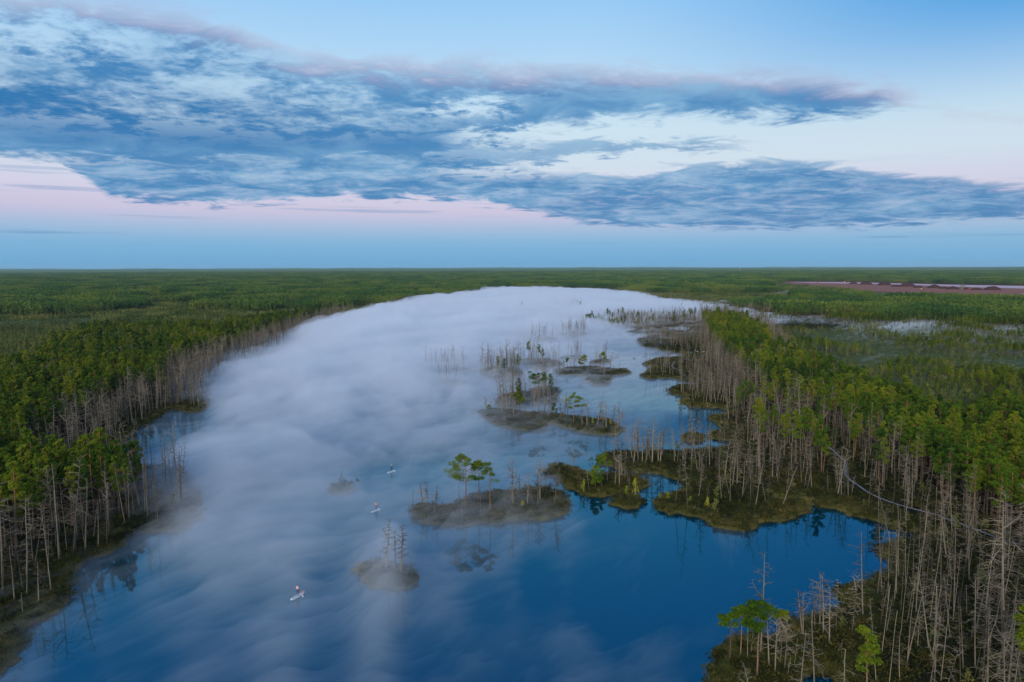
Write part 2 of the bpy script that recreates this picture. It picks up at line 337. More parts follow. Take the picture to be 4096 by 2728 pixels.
# ------------------------------------------------------------------ shorelines (traced, then set on the ground)
RIGHT = [(2790, 2900), (2815, 2780), (2827, 2728), (2827, 2693), (2835, 2668), (2857, 2652), (2855, 2614), (2863, 2589), (2887, 2573), (2901, 2554), (2942, 2555), (2991, 2546), (3035, 2540), (3073, 2554),
 (3106, 2562), (3119, 2540), (3125, 2491), (3144, 2480), (3188, 2475), (3237, 2471), (3269, 2466), (3291, 2447), (3318, 2442), (3348, 2426), (3365, 2401), (3346, 2390), (3336, 2371), (3348, 2355), (3379, 2348),
 (3411, 2341), (3440, 2337), (3500, 2310), (3550, 2283), (3563, 2262), (3553, 2242), (3538, 2234), (3520, 2224), (3505, 2209), (3502, 2196), (3510, 2186), (3533, 2181), (3563, 2175), (3579, 2165), (3619, 2162),
 (3670, 2150), (3675, 2138), (3665, 2130), (3635, 2124), (3609, 2117), (3579, 2117), (3553, 2112), (3528, 2096), (3502, 2086), (3477, 2079), (3438, 2071), (3415, 2063), (3387, 2051), (3347, 2041), (3282, 2028),
 (3242, 2015), (3203, 2005), (3170, 1995), (3111, 1986), (3108, 1995), (3151, 2001), (3190, 2010), (3229, 2021), (3252, 2038), (3246, 2054), (3203, 2064), (3157, 2077), (3111, 2088), (3072, 2087), (3057, 2093),
 (3031, 2113), (2998, 2126), (2946, 2126), (2894, 2119), (2848, 2110), (2828, 2090), (2808, 2075), (2756, 2064), (2703, 2057), (2638, 2044), (2628, 2028), (2618, 2015), (2625, 1998), (2651, 1988), (2684, 1979),
 (2710, 1969), (2736, 1959), (2743, 1943), (2730, 1926), (2703, 1920), (2677, 1910), (2651, 1902), (2612, 1893), (2572, 1891), (2546, 1893), (2521, 1888), (2493, 1880), (2467, 1878), (2442, 1870), (2421, 1860),
 (2388, 1849), (2383, 1837), (2401, 1824), (2429, 1815), (2483, 1810), (2534, 1814), (2610, 1811), (2700, 1811), (2736, 1805), (2828, 1802), (2894, 1792), (2939, 1790), (2945, 1778), (2940, 1768), (2915, 1764),
 (2877, 1763), (2851, 1756), (2832, 1750), (2830, 1738), (2851, 1725), (2874, 1725), (2884, 1720), (2871, 1702), (2864, 1694), (2851, 1684), (2836, 1674), (2851, 1664), (2877, 1661), (2902, 1660), (2912, 1655),
 (2902, 1643), (2889, 1636), (2851, 1632), (2797, 1631), (2759, 1629), (2746, 1620), (2718, 1608), (2739, 1587), (2729, 1583), (2703, 1581), (2683, 1574), (2675, 1564), (2690, 1552), (2708, 1545), (2734, 1543),
 (2792, 1543), (2810, 1538), (2808, 1530), (2785, 1526), (2746, 1521), (2718, 1518), (2683, 1513), (2644, 1513), (2606, 1516), (2578, 1515), (2558, 1504), (2570, 1497), (2588, 1494), (2588, 1485), (2606, 1475),
 (2619, 1471), (2601, 1467), (2581, 1465), (2570, 1458), (2575, 1452), (2601, 1448), (2616, 1439), (2637, 1435), (2683, 1433), (2734, 1430), (2749, 1423), (2746, 1416), (2718, 1412), (2683, 1408), (2644, 1404),
 (2629, 1396), (2604, 1395), (2578, 1392), (2570, 1384), (2545, 1375), (2560, 1372), (2542, 1363), (2570, 1353), (2602, 1343), (2566, 1340), (2494, 1331), (2521, 1327), (2552, 1321), (2494, 1314), (2405, 1299),
 (2325, 1290), (2340, 1276), (2450, 1269), (2600, 1262), (2700, 1260), (2800, 1258), (2900, 1262), (2960, 1268), (3000, 1283), (3050, 1296), (3060, 1286), (3000, 1262), (2981, 1246), (2800, 1230), (2650, 1200),
 (2430, 1168), (2200, 1158), (2050, 1158)]
LEFT = [(1961, 1170), (1850, 1192), (1694, 1205), (1582, 1241), (1493, 1259), (1381, 1277), (1310, 1318), (1247, 1332), (1216, 1342), (1131, 1390), (1051, 1430), (960, 1452), (893, 1491), (848, 1536), (826, 1594),
 (832, 1625), (821, 1643), (777, 1654), (737, 1649), (705, 1638), (670, 1643), (643, 1670), (598, 1696), (560, 1715), (515, 1740), (492, 1798), (440, 1850), (432, 1872), (498, 1876), (590, 1872), (655, 1864),
 (745, 1884), (787, 1962), (813, 2028), (787, 2093), (721, 2126), (655, 2126), (564, 2133), (511, 2152), (459, 2211), (393, 2231), (334, 2257), (308, 2290), (288, 2356), (269, 2428), (229, 2460), (144, 2493),
 (98, 2519), (98, 2572), (85, 2618), (46, 2670), (0, 2703), (-60, 2760), (-150, 2900)]
ISL = {
 'main': [(1641, 2047), (1651, 2032), (1677, 2024), (1715, 2026), (1753, 2026), (1784, 2022), (1824, 2014), (1845, 1999), (1870, 1991), (1906, 1987), (1937, 1980), (1978, 1973), (2021, 1967), (2085, 1968), (2136, 1958), (2174, 1953), (2202, 1954),
  (2220, 1967), (2243, 1972), (2266, 1980), (2279, 1992), (2266, 2010), (2279, 2033), (2279, 2046), (2253, 2061), (2202, 2077), (2126, 2082), (2034, 2088), (1983, 2093), (1906, 2098), (1830, 2105), (1753, 2107), (1702, 2101), (1664, 2088), (1646, 2070), (1638, 2058)],
 'twin': [(2177, 1885), (2189, 1872), (2215, 1861), (2248, 1860), (2273, 1867), (2294, 1876), (2319, 1878), (2337, 1890), (2355, 1900), (2393, 1903), (2429, 1903), (2470, 1901), (2508, 1903), (2554, 1908), (2577, 1918), (2592, 1939), (2585, 1954),
  (2559, 1964), (2534, 1974), (2483, 1980), (2432, 1990), (2381, 1992), (2335, 1982), (2304, 1967), (2263, 1954), (2254, 1941), (2258, 1931), (2273, 1927), (2253, 1926), (2228, 1913), (2189, 1903), (2179, 1893)],
 'islet': [(2434, 2015), (2447, 2003), (2478, 1987), (2508, 1983), (2554, 1979), (2563, 1987), (2562, 2020), (2544, 2036), (2498, 2036), (2470, 2031), (2444, 2023)],
 'knoll': [(2723, 1746), (2740, 1735), (2770, 1733), (2802, 1739), (2822, 1749), (2820, 1761), (2795, 1769), (2756, 1768), (2726, 1757)],
 'long': [(1920, 1654), (1933, 1644), (1958, 1639), (2004, 1641), (2055, 1648), (2106, 1653), (2157, 1657), (2208, 1660), (2259, 1667), (2310, 1673), (2361, 1676), (2400, 1678), (2428, 1679), (2453, 1689), (2479, 1707), (2490, 1725), (2479, 1735),
  (2453, 1743), (2428, 1742), (2389, 1741), (2336, 1733), (2285, 1720), (2246, 1708), (2208, 1699), (2188, 1703), (2178, 1715), (2144, 1723), (2093, 1723), (2042, 1718), (2012, 1708), (1973, 1697), (1948, 1680), (1925, 1667)],
 'upper': [(2218, 1493), (2223, 1481), (2259, 1476), (2310, 1473), (2361, 1471), (2400, 1472), (2428, 1478), (2473, 1480), (2517, 1483), (2527, 1492), (2514, 1498), (2479, 1501), (2453, 1503), (2445, 1523), (2428, 1541), (2402, 1543), (2371, 1541), (2346, 1529),
  (2356, 1516), (2351, 1508), (2313, 1503), (2287, 1501), (2259, 1503)],
 'behind': [(2030, 1447), (2106, 1442), (2183, 1439), (2234, 1449), (2262, 1460), (2234, 1470), (2195, 1478), (2157, 1475), (2106, 1467), (2055, 1460)],
 'misty': [(1912, 1488), (1940, 1473), (2004, 1470), (2055, 1476), (2093, 1488), (2081, 1509), (2030, 1521), (1966, 1519), (1928, 1506)],
 'grey': [(2101, 1572), (2132, 1557), (2195, 1551), (2234, 1560), (2239, 1572), (2223, 1593), (2234, 1608), (2183, 1618), (2119, 1624), (2030, 1629), (1973, 1623), (1984, 1603), (2017, 1583)],
 'veil': [(1671, 1487), (1720, 1471), (1850, 1466), (1877, 1482), (1850, 1491), (1738, 1493)],
 'veiltwo': [(1738, 1524), (1783, 1520), (1850, 1527), (1862, 1538), (1828, 1547), (1774, 1540)],
 'tuft': [(1309, 1962), (1332, 1944), (1391, 1937), (1424, 1946), (1421, 1962), (1378, 1972), (1339, 1981), (1316, 1972)],
 'ghost': [(1417, 2277), (1444, 2247), (1496, 2241), (1548, 2257), (1614, 2277), (1666, 2287), (1680, 2316), (1653, 2349), (1588, 2365), (1535, 2349), (1470, 2349), (1437, 2316)],
 'fara': [(2234, 1337), (2310, 1330), (2361, 1340), (2323, 1350), (2246, 1347)],
 'farb': [(2068, 1360), (2200, 1350), (2240, 1362), (2130, 1371)],
 'farc': [(2068, 1244), (2120, 1238), (2170, 1240), (2172, 1250), (2085, 1254)],
 'fard': [(2190, 1228), (2330, 1224), (2360, 1234), (2215, 1240)],
 'fare': [(2364, 1450), (2390, 1441), (2430, 1440), (2442, 1450), (2410, 1458), (2370, 1460)],
 'farf': [(2235, 1434), (2300, 1425), (2342, 1430), (2330, 1440), (2250, 1442)],
}
def smooth_poly(P, it=1):
    for _ in range(it):
        Q = np.roll(P, -1, 0); P = np.stack([P * .75 + Q * .25, P * .25 + Q * .75], 1).reshape(-1, 2)
    return P
lake = np.vstack([UP(RIGHT), UP(LEFT), [(-75, 20), (-90, -250), (60, -250), (45, 20)]])
lake = smooth_poly(lake)
POND = smooth_poly(UP([(3225, 2760), (3245, 2705), (3290, 2700), (3335, 2712), (3350, 2760)]))
POOL = smooth_poly(UP([(2670, 1316), (2700, 1309), (2750, 1311), (2766, 1320), (2740, 1328), (2700, 1325)]))
isl = {k: smooth_poly(UP(v)) for k, v in ISL.items()}
def pdist(P, poly):
    """signed distance, positive inside"""
    out = np.empty(len(P)); A_ = poly; B_ = np.roll(poly, -1, 0)
    for s in range(0, len(P), 20000):
        p = P[s:s + 20000, None]; e = B_ - A_; w = p - A_
        t = np.clip((w * e).sum(-1) / ((e * e).sum(-1) + 1e-12), 0, 1); d2 = ((w - e * t[..., None]) ** 2).sum(-1).min(1)
        c1 = (A_[:, 1] > p[..., 1]) != (B_[:, 1] > p[..., 1])
        xi = A_[:, 0] + (p[..., 1] - A_[:, 1]) * e[:, 0] / (e[:, 1] + 1e-12)
        ins = ((c1 & (p[..., 0] < xi)).sum(1) & 1) == 1
        out[s:s + 20000] = np.sqrt(d2) * np.where(ins, 1, -1)
    return out
NAMES = ['ground'] + list(isl)
def land(P):
    """signed height-giving distance to the shore (positive on land) and which land it is"""
    P = np.asarray(P, float)
    jit = (fbm(P[:, 0] * .5, P[:, 1] * .5, 4, 5, .65) - .5) * 2.4
    s = -pdist(P, lake)
    for q in (POND, POOL): s = np.minimum(s, -pdist(P, q))
    ids = np.zeros(len(P), int)
    for i, (k, poly) in enumerate(isl.items()):
        lo = poly.min(0) - 6; hi = poly.max(0) + 6
        m = np.where(((P > lo) & (P < hi)).all(1))[0]
        if len(m) == 0: continue
        d = pdist(P[m], poly); better = d > s[m]
        s[m[better]] = d[better]; ids[m[better]] = i + 1
    return s + jit * np.clip(1.0, 0, 1), ids
def zland(P, s):
    hum = (fbm(P[:, 0] * .35, P[:, 1] * .35, 4, 11) - .35) * 1.2
    return np.where(s > 0, .12 + .48 * sstep(s, 0, 1.4) + hum * sstep(s, 0, 3), np.maximum(-1.5, s * .5 + .02))
def ground_z(P):
    s, _ = land(P); return zland(np.asarray(P, float), s)

def inview(P, margin=6):
    a = np.degrees(np.arctan2(P[:, 0], P[:, 1])); return np.abs(a) < 37 + margin

# ------------------------------------------------------------------ ground, islands, water
NA, ND = 700, 400
azs = np.radians(np.linspace(-58, 58, NA))
dep = np.linspace(math.atan2(H, 55), math.atan2(H, 2600), ND); ds = H / np.tan(dep)
AA, DD = np.meshgrid(azs, ds); XY = np.stack([(DD * np.sin(AA)).ravel(), (DD * np.cos(AA)).ravel()], -1)
sdv, idv = land(XY); zv = zland(XY, sdv)
ii = (np.arange(ND - 1)[:, None] * NA + np.arange(NA - 1)[None]).ravel()
quads = np.stack([ii, ii + 1, ii + 1 + NA, ii + NA], -1)
keep = (sdv[quads] > -1.2).any(1); quads = quads[keep]
qid = idv[quads[np.arange(len(quads)), np.argmax(sdv[quads], 1)]]
for i, nm in enumerate(NAMES):
    q = quads[qid == i]
    if len(q) == 0: continue
    u, inv = np.unique(q, return_inverse=True)
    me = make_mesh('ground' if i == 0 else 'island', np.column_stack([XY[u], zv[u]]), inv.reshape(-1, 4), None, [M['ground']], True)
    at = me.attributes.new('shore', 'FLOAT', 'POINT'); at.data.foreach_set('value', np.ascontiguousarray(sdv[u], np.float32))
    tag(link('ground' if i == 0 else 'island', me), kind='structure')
def ring(name, r0, r1, a0, a1, z, m, n=120):
    a = np.radians(np.linspace(a0, a1, n)); g = G()
    V = np.vstack([np.column_stack([r0 * np.sin(a), r0 * np.cos(a), np.full(n, z)]), np.column_stack([r1 * np.sin(a), r1 * np.cos(a), np.full(n, z)])])
    i = np.arange(n - 1); T = np.vstack([np.column_stack([i, i + 1, i + 1 + n]), np.column_stack([i, i + 1 + n, i + n])])[:, ::-1]
    g.add(V, T); me = g.mesh(name, [m]); tag(link(name, me), kind='structure'); return me
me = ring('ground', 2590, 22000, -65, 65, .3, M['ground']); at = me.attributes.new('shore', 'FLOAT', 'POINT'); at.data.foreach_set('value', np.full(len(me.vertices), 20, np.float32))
g = G(); n = 24
g.add([(-2600, -400, 0), (2600, -400, 0), (2600, 2600, 0), (-2600, 2600, 0)], [(0, 1, 2), (0, 2, 3)])
tag(link('water', g.mesh('water', [M['water']])), kind='structure')
g = G(); g.add([(-30000, -3000, -2.5), (30000, -3000, -2.5), (30000, 30000, -2.5), (-30000, 30000, -2.5)], [(0, 1, 2), (0, 2, 3)])
tag(link('lake_bed', g.mesh('lake_bed', [M['peat']])), kind='structure')

# ------------------------------------------------------------------ tree kinds
def arc(p0, d, length, curve, n, r):
    """a bending limb"""
    P = [np.array(p0, float)]; d = np.array(d, float); d /= np.linalg.norm(d)
    for i in range(n):
        P.append(P[-1] + d * length / n); d = d + np.array([0, 0, curve / n]) + r.normal(size=3) * .16; d /= np.linalg.norm(d)
    return np.array(P)
def snag_parts(h, seed, big=False, broken=False, density=1.0, forked=False, thick=1.0):
    r = np.random.default_rng(seed); t = G(); bgr = G(); n = 8
    lean = r.normal(size=2) * .035; zz = np.linspace(0, 1, n)
    wob = np.cumsum(r.normal(size=(n, 2)) * .06, 0) * h / 12
    P = np.column_stack([lean[0] * h * zz + wob[:, 0] * zz, lean[1] * h * zz + wob[:, 1] * zz, zz * h])
    P[0, 2] = -.3
    r0 = (.14 if big else .10) * (h / 12) ** .6 * thick
    rad = r0 * (1 - .82 * zz ** 1.1); rad[0] *= 1.35
    if broken: rad = np.maximum(rad, r0 * .55)
    t.tube(P, rad, 5, cap=True)
    at = lambda f: np.array([np.interp(f, zz, P[:, k]) for k in range(3)])
    nb = int((30 if big else 25) * density)
    start = .28 if big else .4
    for i in range(nb):
        f = start + (1 - start) * (i + r.random()) / nb
        if broken and f > .8: continue
        a = r.uniform(0, 2 * math.pi); ln = (2.0 if big else 1.35) * (.45 + .8 * r.random()) * (1.15 - .6 * max(0, f - .6) / .4) * h / 12
        up = r.uniform(-.35, .45) + (.5 if f > .85 else 0)
        br = arc(at(min(f, .99)), (math.cos(a), math.sin(a), up), ln, r.uniform(-.9, .5), 4, r)
        bgr.tube(br, np.linspace(.042 if big else .03, .012, 5) * thick, 3)
        for k in range(r.integers(2, 5)):
            q = br[r.integers(1, 5)]; a2 = a + r.uniform(-1.2, 1.2)
            tw = arc(q, (math.cos(a2), math.sin(a2), r.uniform(-.5, .5)), ln * r.uniform(.25, .5), r.uniform(-.6, .6), 2, r)
            bgr.tube(tw, np.array([.018, .013, .008]), 3, m=1)
    if forked or big:
        for k in range(3 if forked else 1):
            a = r.uniform(0, 6.28); br = arc(at(r.uniform(.5, .75)), (math.cos(a), math.sin(a), .7), h * .24, 1.2, 6, r)
            bgr.tube(br, np.linspace(.085, .025, 7) * thick, 4)
            for q in br[2:]:
                a2 = r.uniform(0, 6.28); tw = arc(q, (math.cos(a2), math.sin(a2), r.uniform(-.3, .5)), r.uniform(.5, 1.3), .2, 3, r); bgr.tube(tw, np.linspace(.025, .008, 4), 3, m=1)
    return t, bgr
def clump(g, c, rad, n, r, size, flat=.55, m=0, wide=.8):
    p = r.normal(size=(n, 3)); p /= np.linalg.norm(p, axis=1, keepdims=True); p *= r.uniform(.35, 1, (n, 1)) ** .6
    g.leaves(np.array(c) + p * np.array([rad, rad, rad * flat]), size, m, r, .3, wide)
def pine_parts(h, seed, crown_from=.5, spread=1.0, nl=22, leafn=40, dead=.25, size=.27, wind=0.0, layered=False, flat=.45, slope=.55, cr_=.24):
    r = np.random.default_rng(seed); t = G(); lb = G(); cr = G(); n = 8
    zz = np.linspace(0, 1, n); wob = np.cumsum(r.normal(size=(n, 2)) * .06, 0) * h / 12
    P = np.column_stack([wob[:, 0] * zz, wob[:, 1] * zz, zz * h * .97]); P[0, 2] = -.3
    r0 = .15 * (h / 12) ** .7; rad = r0 * (1 - .8 * zz); rad[0] *= 1.3; t.tube(P, rad, 6, cap=True)
    at = lambda f: np.array([np.interp(f, zz, P[:, k]) for k in range(3)])
    for i in range(nl):
        f = crown_from + (1 - crown_from) * (i + r.random()) / nl
        if layered and r.random() < .2: continue
        a = r.uniform(0, 6.28); prof = math.sin(math.pi * min(1, .25 + .75 * (f - crown_from) / (1 - crown_from)))
        ln = spread * h * .15 * (.45 + .65 * prof) * r.uniform(.7, 1.25)
        dx = np.array([math.cos(a) + wind, math.sin(a), r.uniform(.0, slope)])
        br = arc(at(min(f, .99)), dx, ln, r.uniform(0, .5), 3, r); lb.tube(br, np.linspace(.055, .015, 4), 4)
        for k in range(3):
            q = br[3 - (k > 1)] + r.normal(size=3) * np.array([.25, .25, .12]) * ln * .35
            clump(cr, q, cr_ * ln + .18, leafn // 2, r, size, flat, wide=.42)
    clump(cr, at(1.0), .42, leafn, r, size, .8)
    for i in range(int(12 * dead / .25)):
        f = r.uniform(min(.22, crown_from * .5), crown_from + .05); a = r.uniform(0, 6.28)
        br = arc(at(f), (math.cos(a), math.sin(a), r.uniform(-.3, .3)), h * .09 * r.uniform(.4, 1.3), -.3, 3, r); lb.tube(br, np.linspace(.026, .008, 4), 3)
    return t, lb, cr
def dwarf_parts(h, seed, size=.16, n=150):
    r = np.random.default_rng(seed); t = G(); cr = G()
    P = np.array([[0, 0, -.2], [r.normal() * .1, r.normal() * .1, h * .5], [r.normal() * .2, r.normal() * .2, h * .95]]); t.tube(P, np.array([.06, .045, .015]) * (h / 3), 4)
    k = 7
    for i in range(k):
        f = .25 + .75 * i / (k - 1); w = .36 * h * (1.05 - .75 * f) * r.uniform(.7, 1.3); a = r.uniform(0, 6.28)
        clump(cr, (math.cos(a) * w * .6, math.sin(a) * w * .6, f * h), w * .75 + .12, n // k, r, size, .65)
    return t, cr
def merged(name, parts):
    """one mesh from several parts, for trees past the count"""
    V = []; T = []; mi = []; mats = []; n = 0
    for g_, ms in parts:
        if g_.n == 0: continue
        V.append(np.vstack(g_.V)); T.append(np.vstack(g_.T) + n); mi.append(np.concatenate(g_.m) + len(mats)); mats += ms; n += g_.n
    return make_mesh(name, np.vstack(V), np.vstack(T), np.concatenate(mi), mats)
hidden = {}
def store(kind, meshes):
    col = bpy.data.collections.new(kind + '_kinds')
    for i, me in enumerate(meshes):
        o = bpy.data.objects.new('%s_kind_%03d' % (kind, i), me); col.objects.link(o)
    hidden[kind] = col
PROTO = {}
def dead_set():
    specs = [(13, 1, 1, 0), (12, 2, 0, 0), (11, 3, 0, 0), (12.5, 4, 1, 0), (10, 5, 0, 0), (11.5, 6, 0, 1), (9, 7, 0, 1), (12, 8, 0, 0), (13, 9, 0, 0), (10.5, 10, 1, 0)]
    PROTO['dead'] = []; ms = []
    for h, sd_, big, brk in specs:
        t, bb_ = snag_parts(h, sd_, bool(big), bool(brk))
        PROTO['dead'].append((h, [('trunk', t.mesh('trunk', [M['dead']], True)), ('bare_crown', bb_.mesh('bare_crown', [M['dead'], M['twig']]))]))
        ms.append(merged('dead_pine', [(t, [M['dead']]), (bb_, [M['dead'], M['twig']])]))
    store('dead', ms)
    ms = []; PROTO['stub'] = []
    for h, sd_ in [(4.0, 31), (3.0, 32), (5.5, 33), (2.2, 34)]:
        t, bb_ = snag_parts(h, sd_, False, True, .35)
        PROTO['stub'].append((h, [('trunk', t.mesh('trunk', [M['dead']], True)), ('bare_crown', bb_.mesh('bare_crown', [M['dead'], M['twig']]))]))
def pine_set():
    PROTO['pine'] = []; ms = []
    for h, sd_, cf, sp in [(12.5, 41, .48, .62), (13.5, 42, .55, .55), (11.5, 43, .42, .7), (12, 44, .55, .72), (13, 45, .5, .5), (10.5, 46, .4, .62)]:
        t, lb, cr = pine_parts(h, sd_, cf, sp, nl=26, flat=.75, slope=.7, leafn=88, size=.17)
        PROTO['pine'].append((h, [('trunk', t.mesh('trunk', [M['bark']], True)), ('limbs', lb.mesh('limbs', [M['bark']])), ('crown', cr.mesh('crown', [M['pine']]))]))
        ms.append(merged('pine', [(t, [M['bark']]), (lb, [M['bark']]), (cr, [M['pine']])]))
    store('pine', ms)
def dwarf_set():
    PROTO['dwarf'] = []; ms = []
    for h, sd_ in [(3.2, 51), (2.4, 52), (4.2, 53), (3.6, 54), (1.8, 55)]:
        t, cr = dwarf_parts(h, sd_)
        PROTO['dwarf'].append((h, [('trunk', t.mesh('trunk', [M['bark']])), ('crown', cr.mesh('crown', [M['bog']]))]))
        ms.append(merged('bog_pine', [(t, [M['bark']]), (cr, [M['bog']])]))
    store('dwarf', ms)
    PROTO['sapling'] = []
    for h, sd_ in [(3.5, 61), (2.6, 62)]:
        r = np.random.default_rng(sd_); t = G(); cr = G()
        t.tube([(0, 0, -.2), (.05, 0, h * .5), (0, .08, h)], [.04, .03, .01], 4)
        for i in range(9):
            f = .2 + .8 * i / 8; clump(cr, (r.normal() * .15, r.normal() * .15, f * h), .16 * h * (1.25 - f) + .14, 26, r, .13, .9)
        PROTO['sapling'].append((h, [('trunk', t.mesh('trunk', [M['birch']])), ('crown', cr.mesh('crown', [M['leaf']]))]))
    ms = []
    for sd_ in range(4):                                   # heather and dwarf shrub tussocks
        r = np.random.default_rng(70 + sd_); cr = G()
        for i in range(7):
            c = r.normal(size=2) * .75; clump(cr, (c[0], c[1], .25), r.uniform(.35, .8), 20, r, .17, .7)
        ms.append(cr.mesh('shrub', [M['heath']]))
    store('shrub', ms)
    ms = []
    for sd_ in range(4):
        r = np.random.default_rng(170 + sd_); cr = G(); c = r.normal(size=(70, 2)) * .32
        a = r.uniform(0, 6.28, 70); l_ = r.uniform(.25, .65, 70); o_ = np.column_stack([np.cos(a), np.sin(a)]) * .18
        V_ = np.stack([np.column_stack([c + o_[:, ::-1] * .14, np.zeros(70)]), np.column_stack([c - o_[:, ::-1] * .14, np.zeros(70)]), np.column_stack([c + o_, l_])], 1).reshape(-1, 3)
        cr.add(V_, np.arange(210).reshape(-1, 3)); ms.append(cr.mesh('sedge', [M['sedge']]))
    store('sedge', ms)
def patch_sets():
    for kind, size, ntree, hh, col in (('scrub', 24, 62, (2.2, 5.0), 'bog'), ('wood', 40, 190, (7, 13), 'far')):
        ms = []
        for sd_ in range(4):
            r = np.random.default_rng(90 + sd_); cr = G(); k = int(math.sqrt(ntree)) + 1
            for i in range(k):
                for j in range(k):
                    x = (i + r.random()) / k * size - size / 2; y = (j + r.random()) / k * size - size / 2; h = r.uniform(*hh)
                    nl = 26 if kind == 'scrub' else 34
                    z = r.uniform(.18 if kind == 'scrub' else .35, 1, nl); w = (.30 if kind == 'scrub' else .17) * h * (1.15 - z * .85)
                    a = r.uniform(0, 6.28, nl); q = np.sqrt(r.random(nl)) * w
                    cr.leaves(np.column_stack([x + np.cos(a) * q, y + np.sin(a) * q, z * h]), .42 if kind == 'scrub' else .75, 0, r)
                    if kind == 'wood': cr.tube([(x, y, 0), (x, y, h * .7)], [.14, .08], 3, m=1)
            ms.append(cr.mesh(kind, [M[col], M['bark']]))
        store(kind, ms)
dead_set(); pine_set(); dwarf_set(); patch_sets()

def scatter(name, kind, pts, scl, label, cat):
    """many alike past the count, as ONE object of instances"""
    pts = np.asarray(pts, float); n = len(pts)
    if n == 0: return
    me = bpy.data.meshes.new(name); me.vertices.add(n); me.vertices.foreach_set('co', np.ascontiguousarray(pts, np.float32).ravel())
    r = np.random.default_rng(n)
    a = me.attributes.new('turn', 'FLOAT', 'POINT'); a.data.foreach_set('value', r.uniform(0, 6.28, n).astype(np.float32) if kind not in ('scrub', 'wood') else (r.integers(0, 4, n) * math.pi / 2).astype(np.float32))
    a = me.attributes.new('size', 'FLOAT', 'POINT'); a.data.foreach_set('value', np.asarray(scl, np.float32))
    k_ = {'dead': .07, 'pine': .035, 'dwarf': .08}.get(kind, 0)
    for nm in ('tilt_x', 'tilt_y'): a = me.attributes.new(nm, 'FLOAT', 'POINT'); a.data.foreach_set('value', r.normal(0, 1, n).astype(np.float32) * k_)
    a = me.attributes.new('which', 'INT', 'POINT'); a.data.foreach_set('value', r.integers(0, len(hidden[kind].objects), n).astype(np.int32))
    o = link(name, me); tag(o, label, cat, kind='stuff')
    ng = bpy.data.node_groups.new(name, 'GeometryNodeTree')
    ng.interface.new_socket('Geometry', in_out='INPUT', socket_type='NodeSocketGeometry'); ng.interface.new_socket('Geometry', in_out='OUTPUT', socket_type='NodeSocketGeometry')
    nn = ng.nodes; gi = nn.new('NodeGroupInput'); go = nn.new('NodeGroupOutput'); ip = nn.new('GeometryNodeInstanceOnPoints'); ci = nn.new('GeometryNodeCollectionInfo')
    ci.inputs['Collection'].default_value = hidden[kind]; ci.inputs['Separate Children'].default_value = True; ci.inputs['Reset Children'].default_value = True
    def attr(nm, dt):
        q = nn.new('GeometryNodeInputNamedAttribute'); q.data_type = dt; q.inputs['Name'].default_value = nm
        return q.outputs['Attribute']
    cx = nn.new('ShaderNodeCombineXYZ'); ng.links.new(attr('turn', 'FLOAT'), cx.inputs[2]); ng.links.new(attr('tilt_x', 'FLOAT'), cx.inputs[0]); ng.links.new(attr('tilt_y', 'FLOAT'), cx.inputs[1])
    e2r = nn.new('FunctionNodeEulerToRotation'); ng.links.new(cx.outputs[0], e2r.inputs[0])
    ng.links.new(gi.outputs[0], ip.inputs['Points']); ng.links.new(ci.outputs[0], ip.inputs['Instance']); ip.inputs['Pick Instance'].default_value = True
    ng.links.new(attr('which', 'INT'), ip.inputs['Instance Index']); ng.links.new(e2r.outputs[0], ip.inputs['Rotation']); ng.links.new(attr('size', 'FLOAT'), ip.inputs['Scale'])
    ng.links.new(ip.outputs[0], go.inputs[0])
    md = o.modifiers.new('grow', 'NODES'); md.node_group = ng
    return o
def plant(name, proto, x, y, z, h, rz, label, cat, group):
    ph, parts = proto; s = h / ph
    e = empty(name, (x, y, z), rz); e.scale = (s * .5 + .5 if s < 1 else s, s * .5 + .5 if s < 1 else s, s)
    if name != 'young_birch': q = {'dead tree': .07, 'pine tree': .035}.get(cat, .05); e.rotation_euler = (random.gauss(0, q), random.gauss(0, q), rz); w_ = random.uniform(.45, .85) if cat == 'dead tree' else random.uniform(.8, 1.25); e.scale = (e.scale[0] * w_, e.scale[1] * w_, e.scale[2])
    tag(e, label, cat, group)
    for pn, me in parts: link(pn, me, e)
    return e

# ------------------------------------------------------------------ trees one can name
ORD = ['first', 'second', 'third', 'fourth', 'fifth', 'sixth', 'seventh', 'eighth', 'ninth', 'tenth', 'eleventh', 'twelfth', 'thirteenth', 'fourteenth', 'fifteenth', 'sixteenth', 'seventeenth', 'eighteenth',
       'nineteenth', 'twentieth', 'twenty-first', 'twenty-second', 'twenty-third', 'twenty-fourth', 'twenty-fifth', 'twenty-sixth', 'twenty-seventh', 'twenty-eighth', 'twenty-ninth', 'thirtieth']
HERO = []     # positions taken
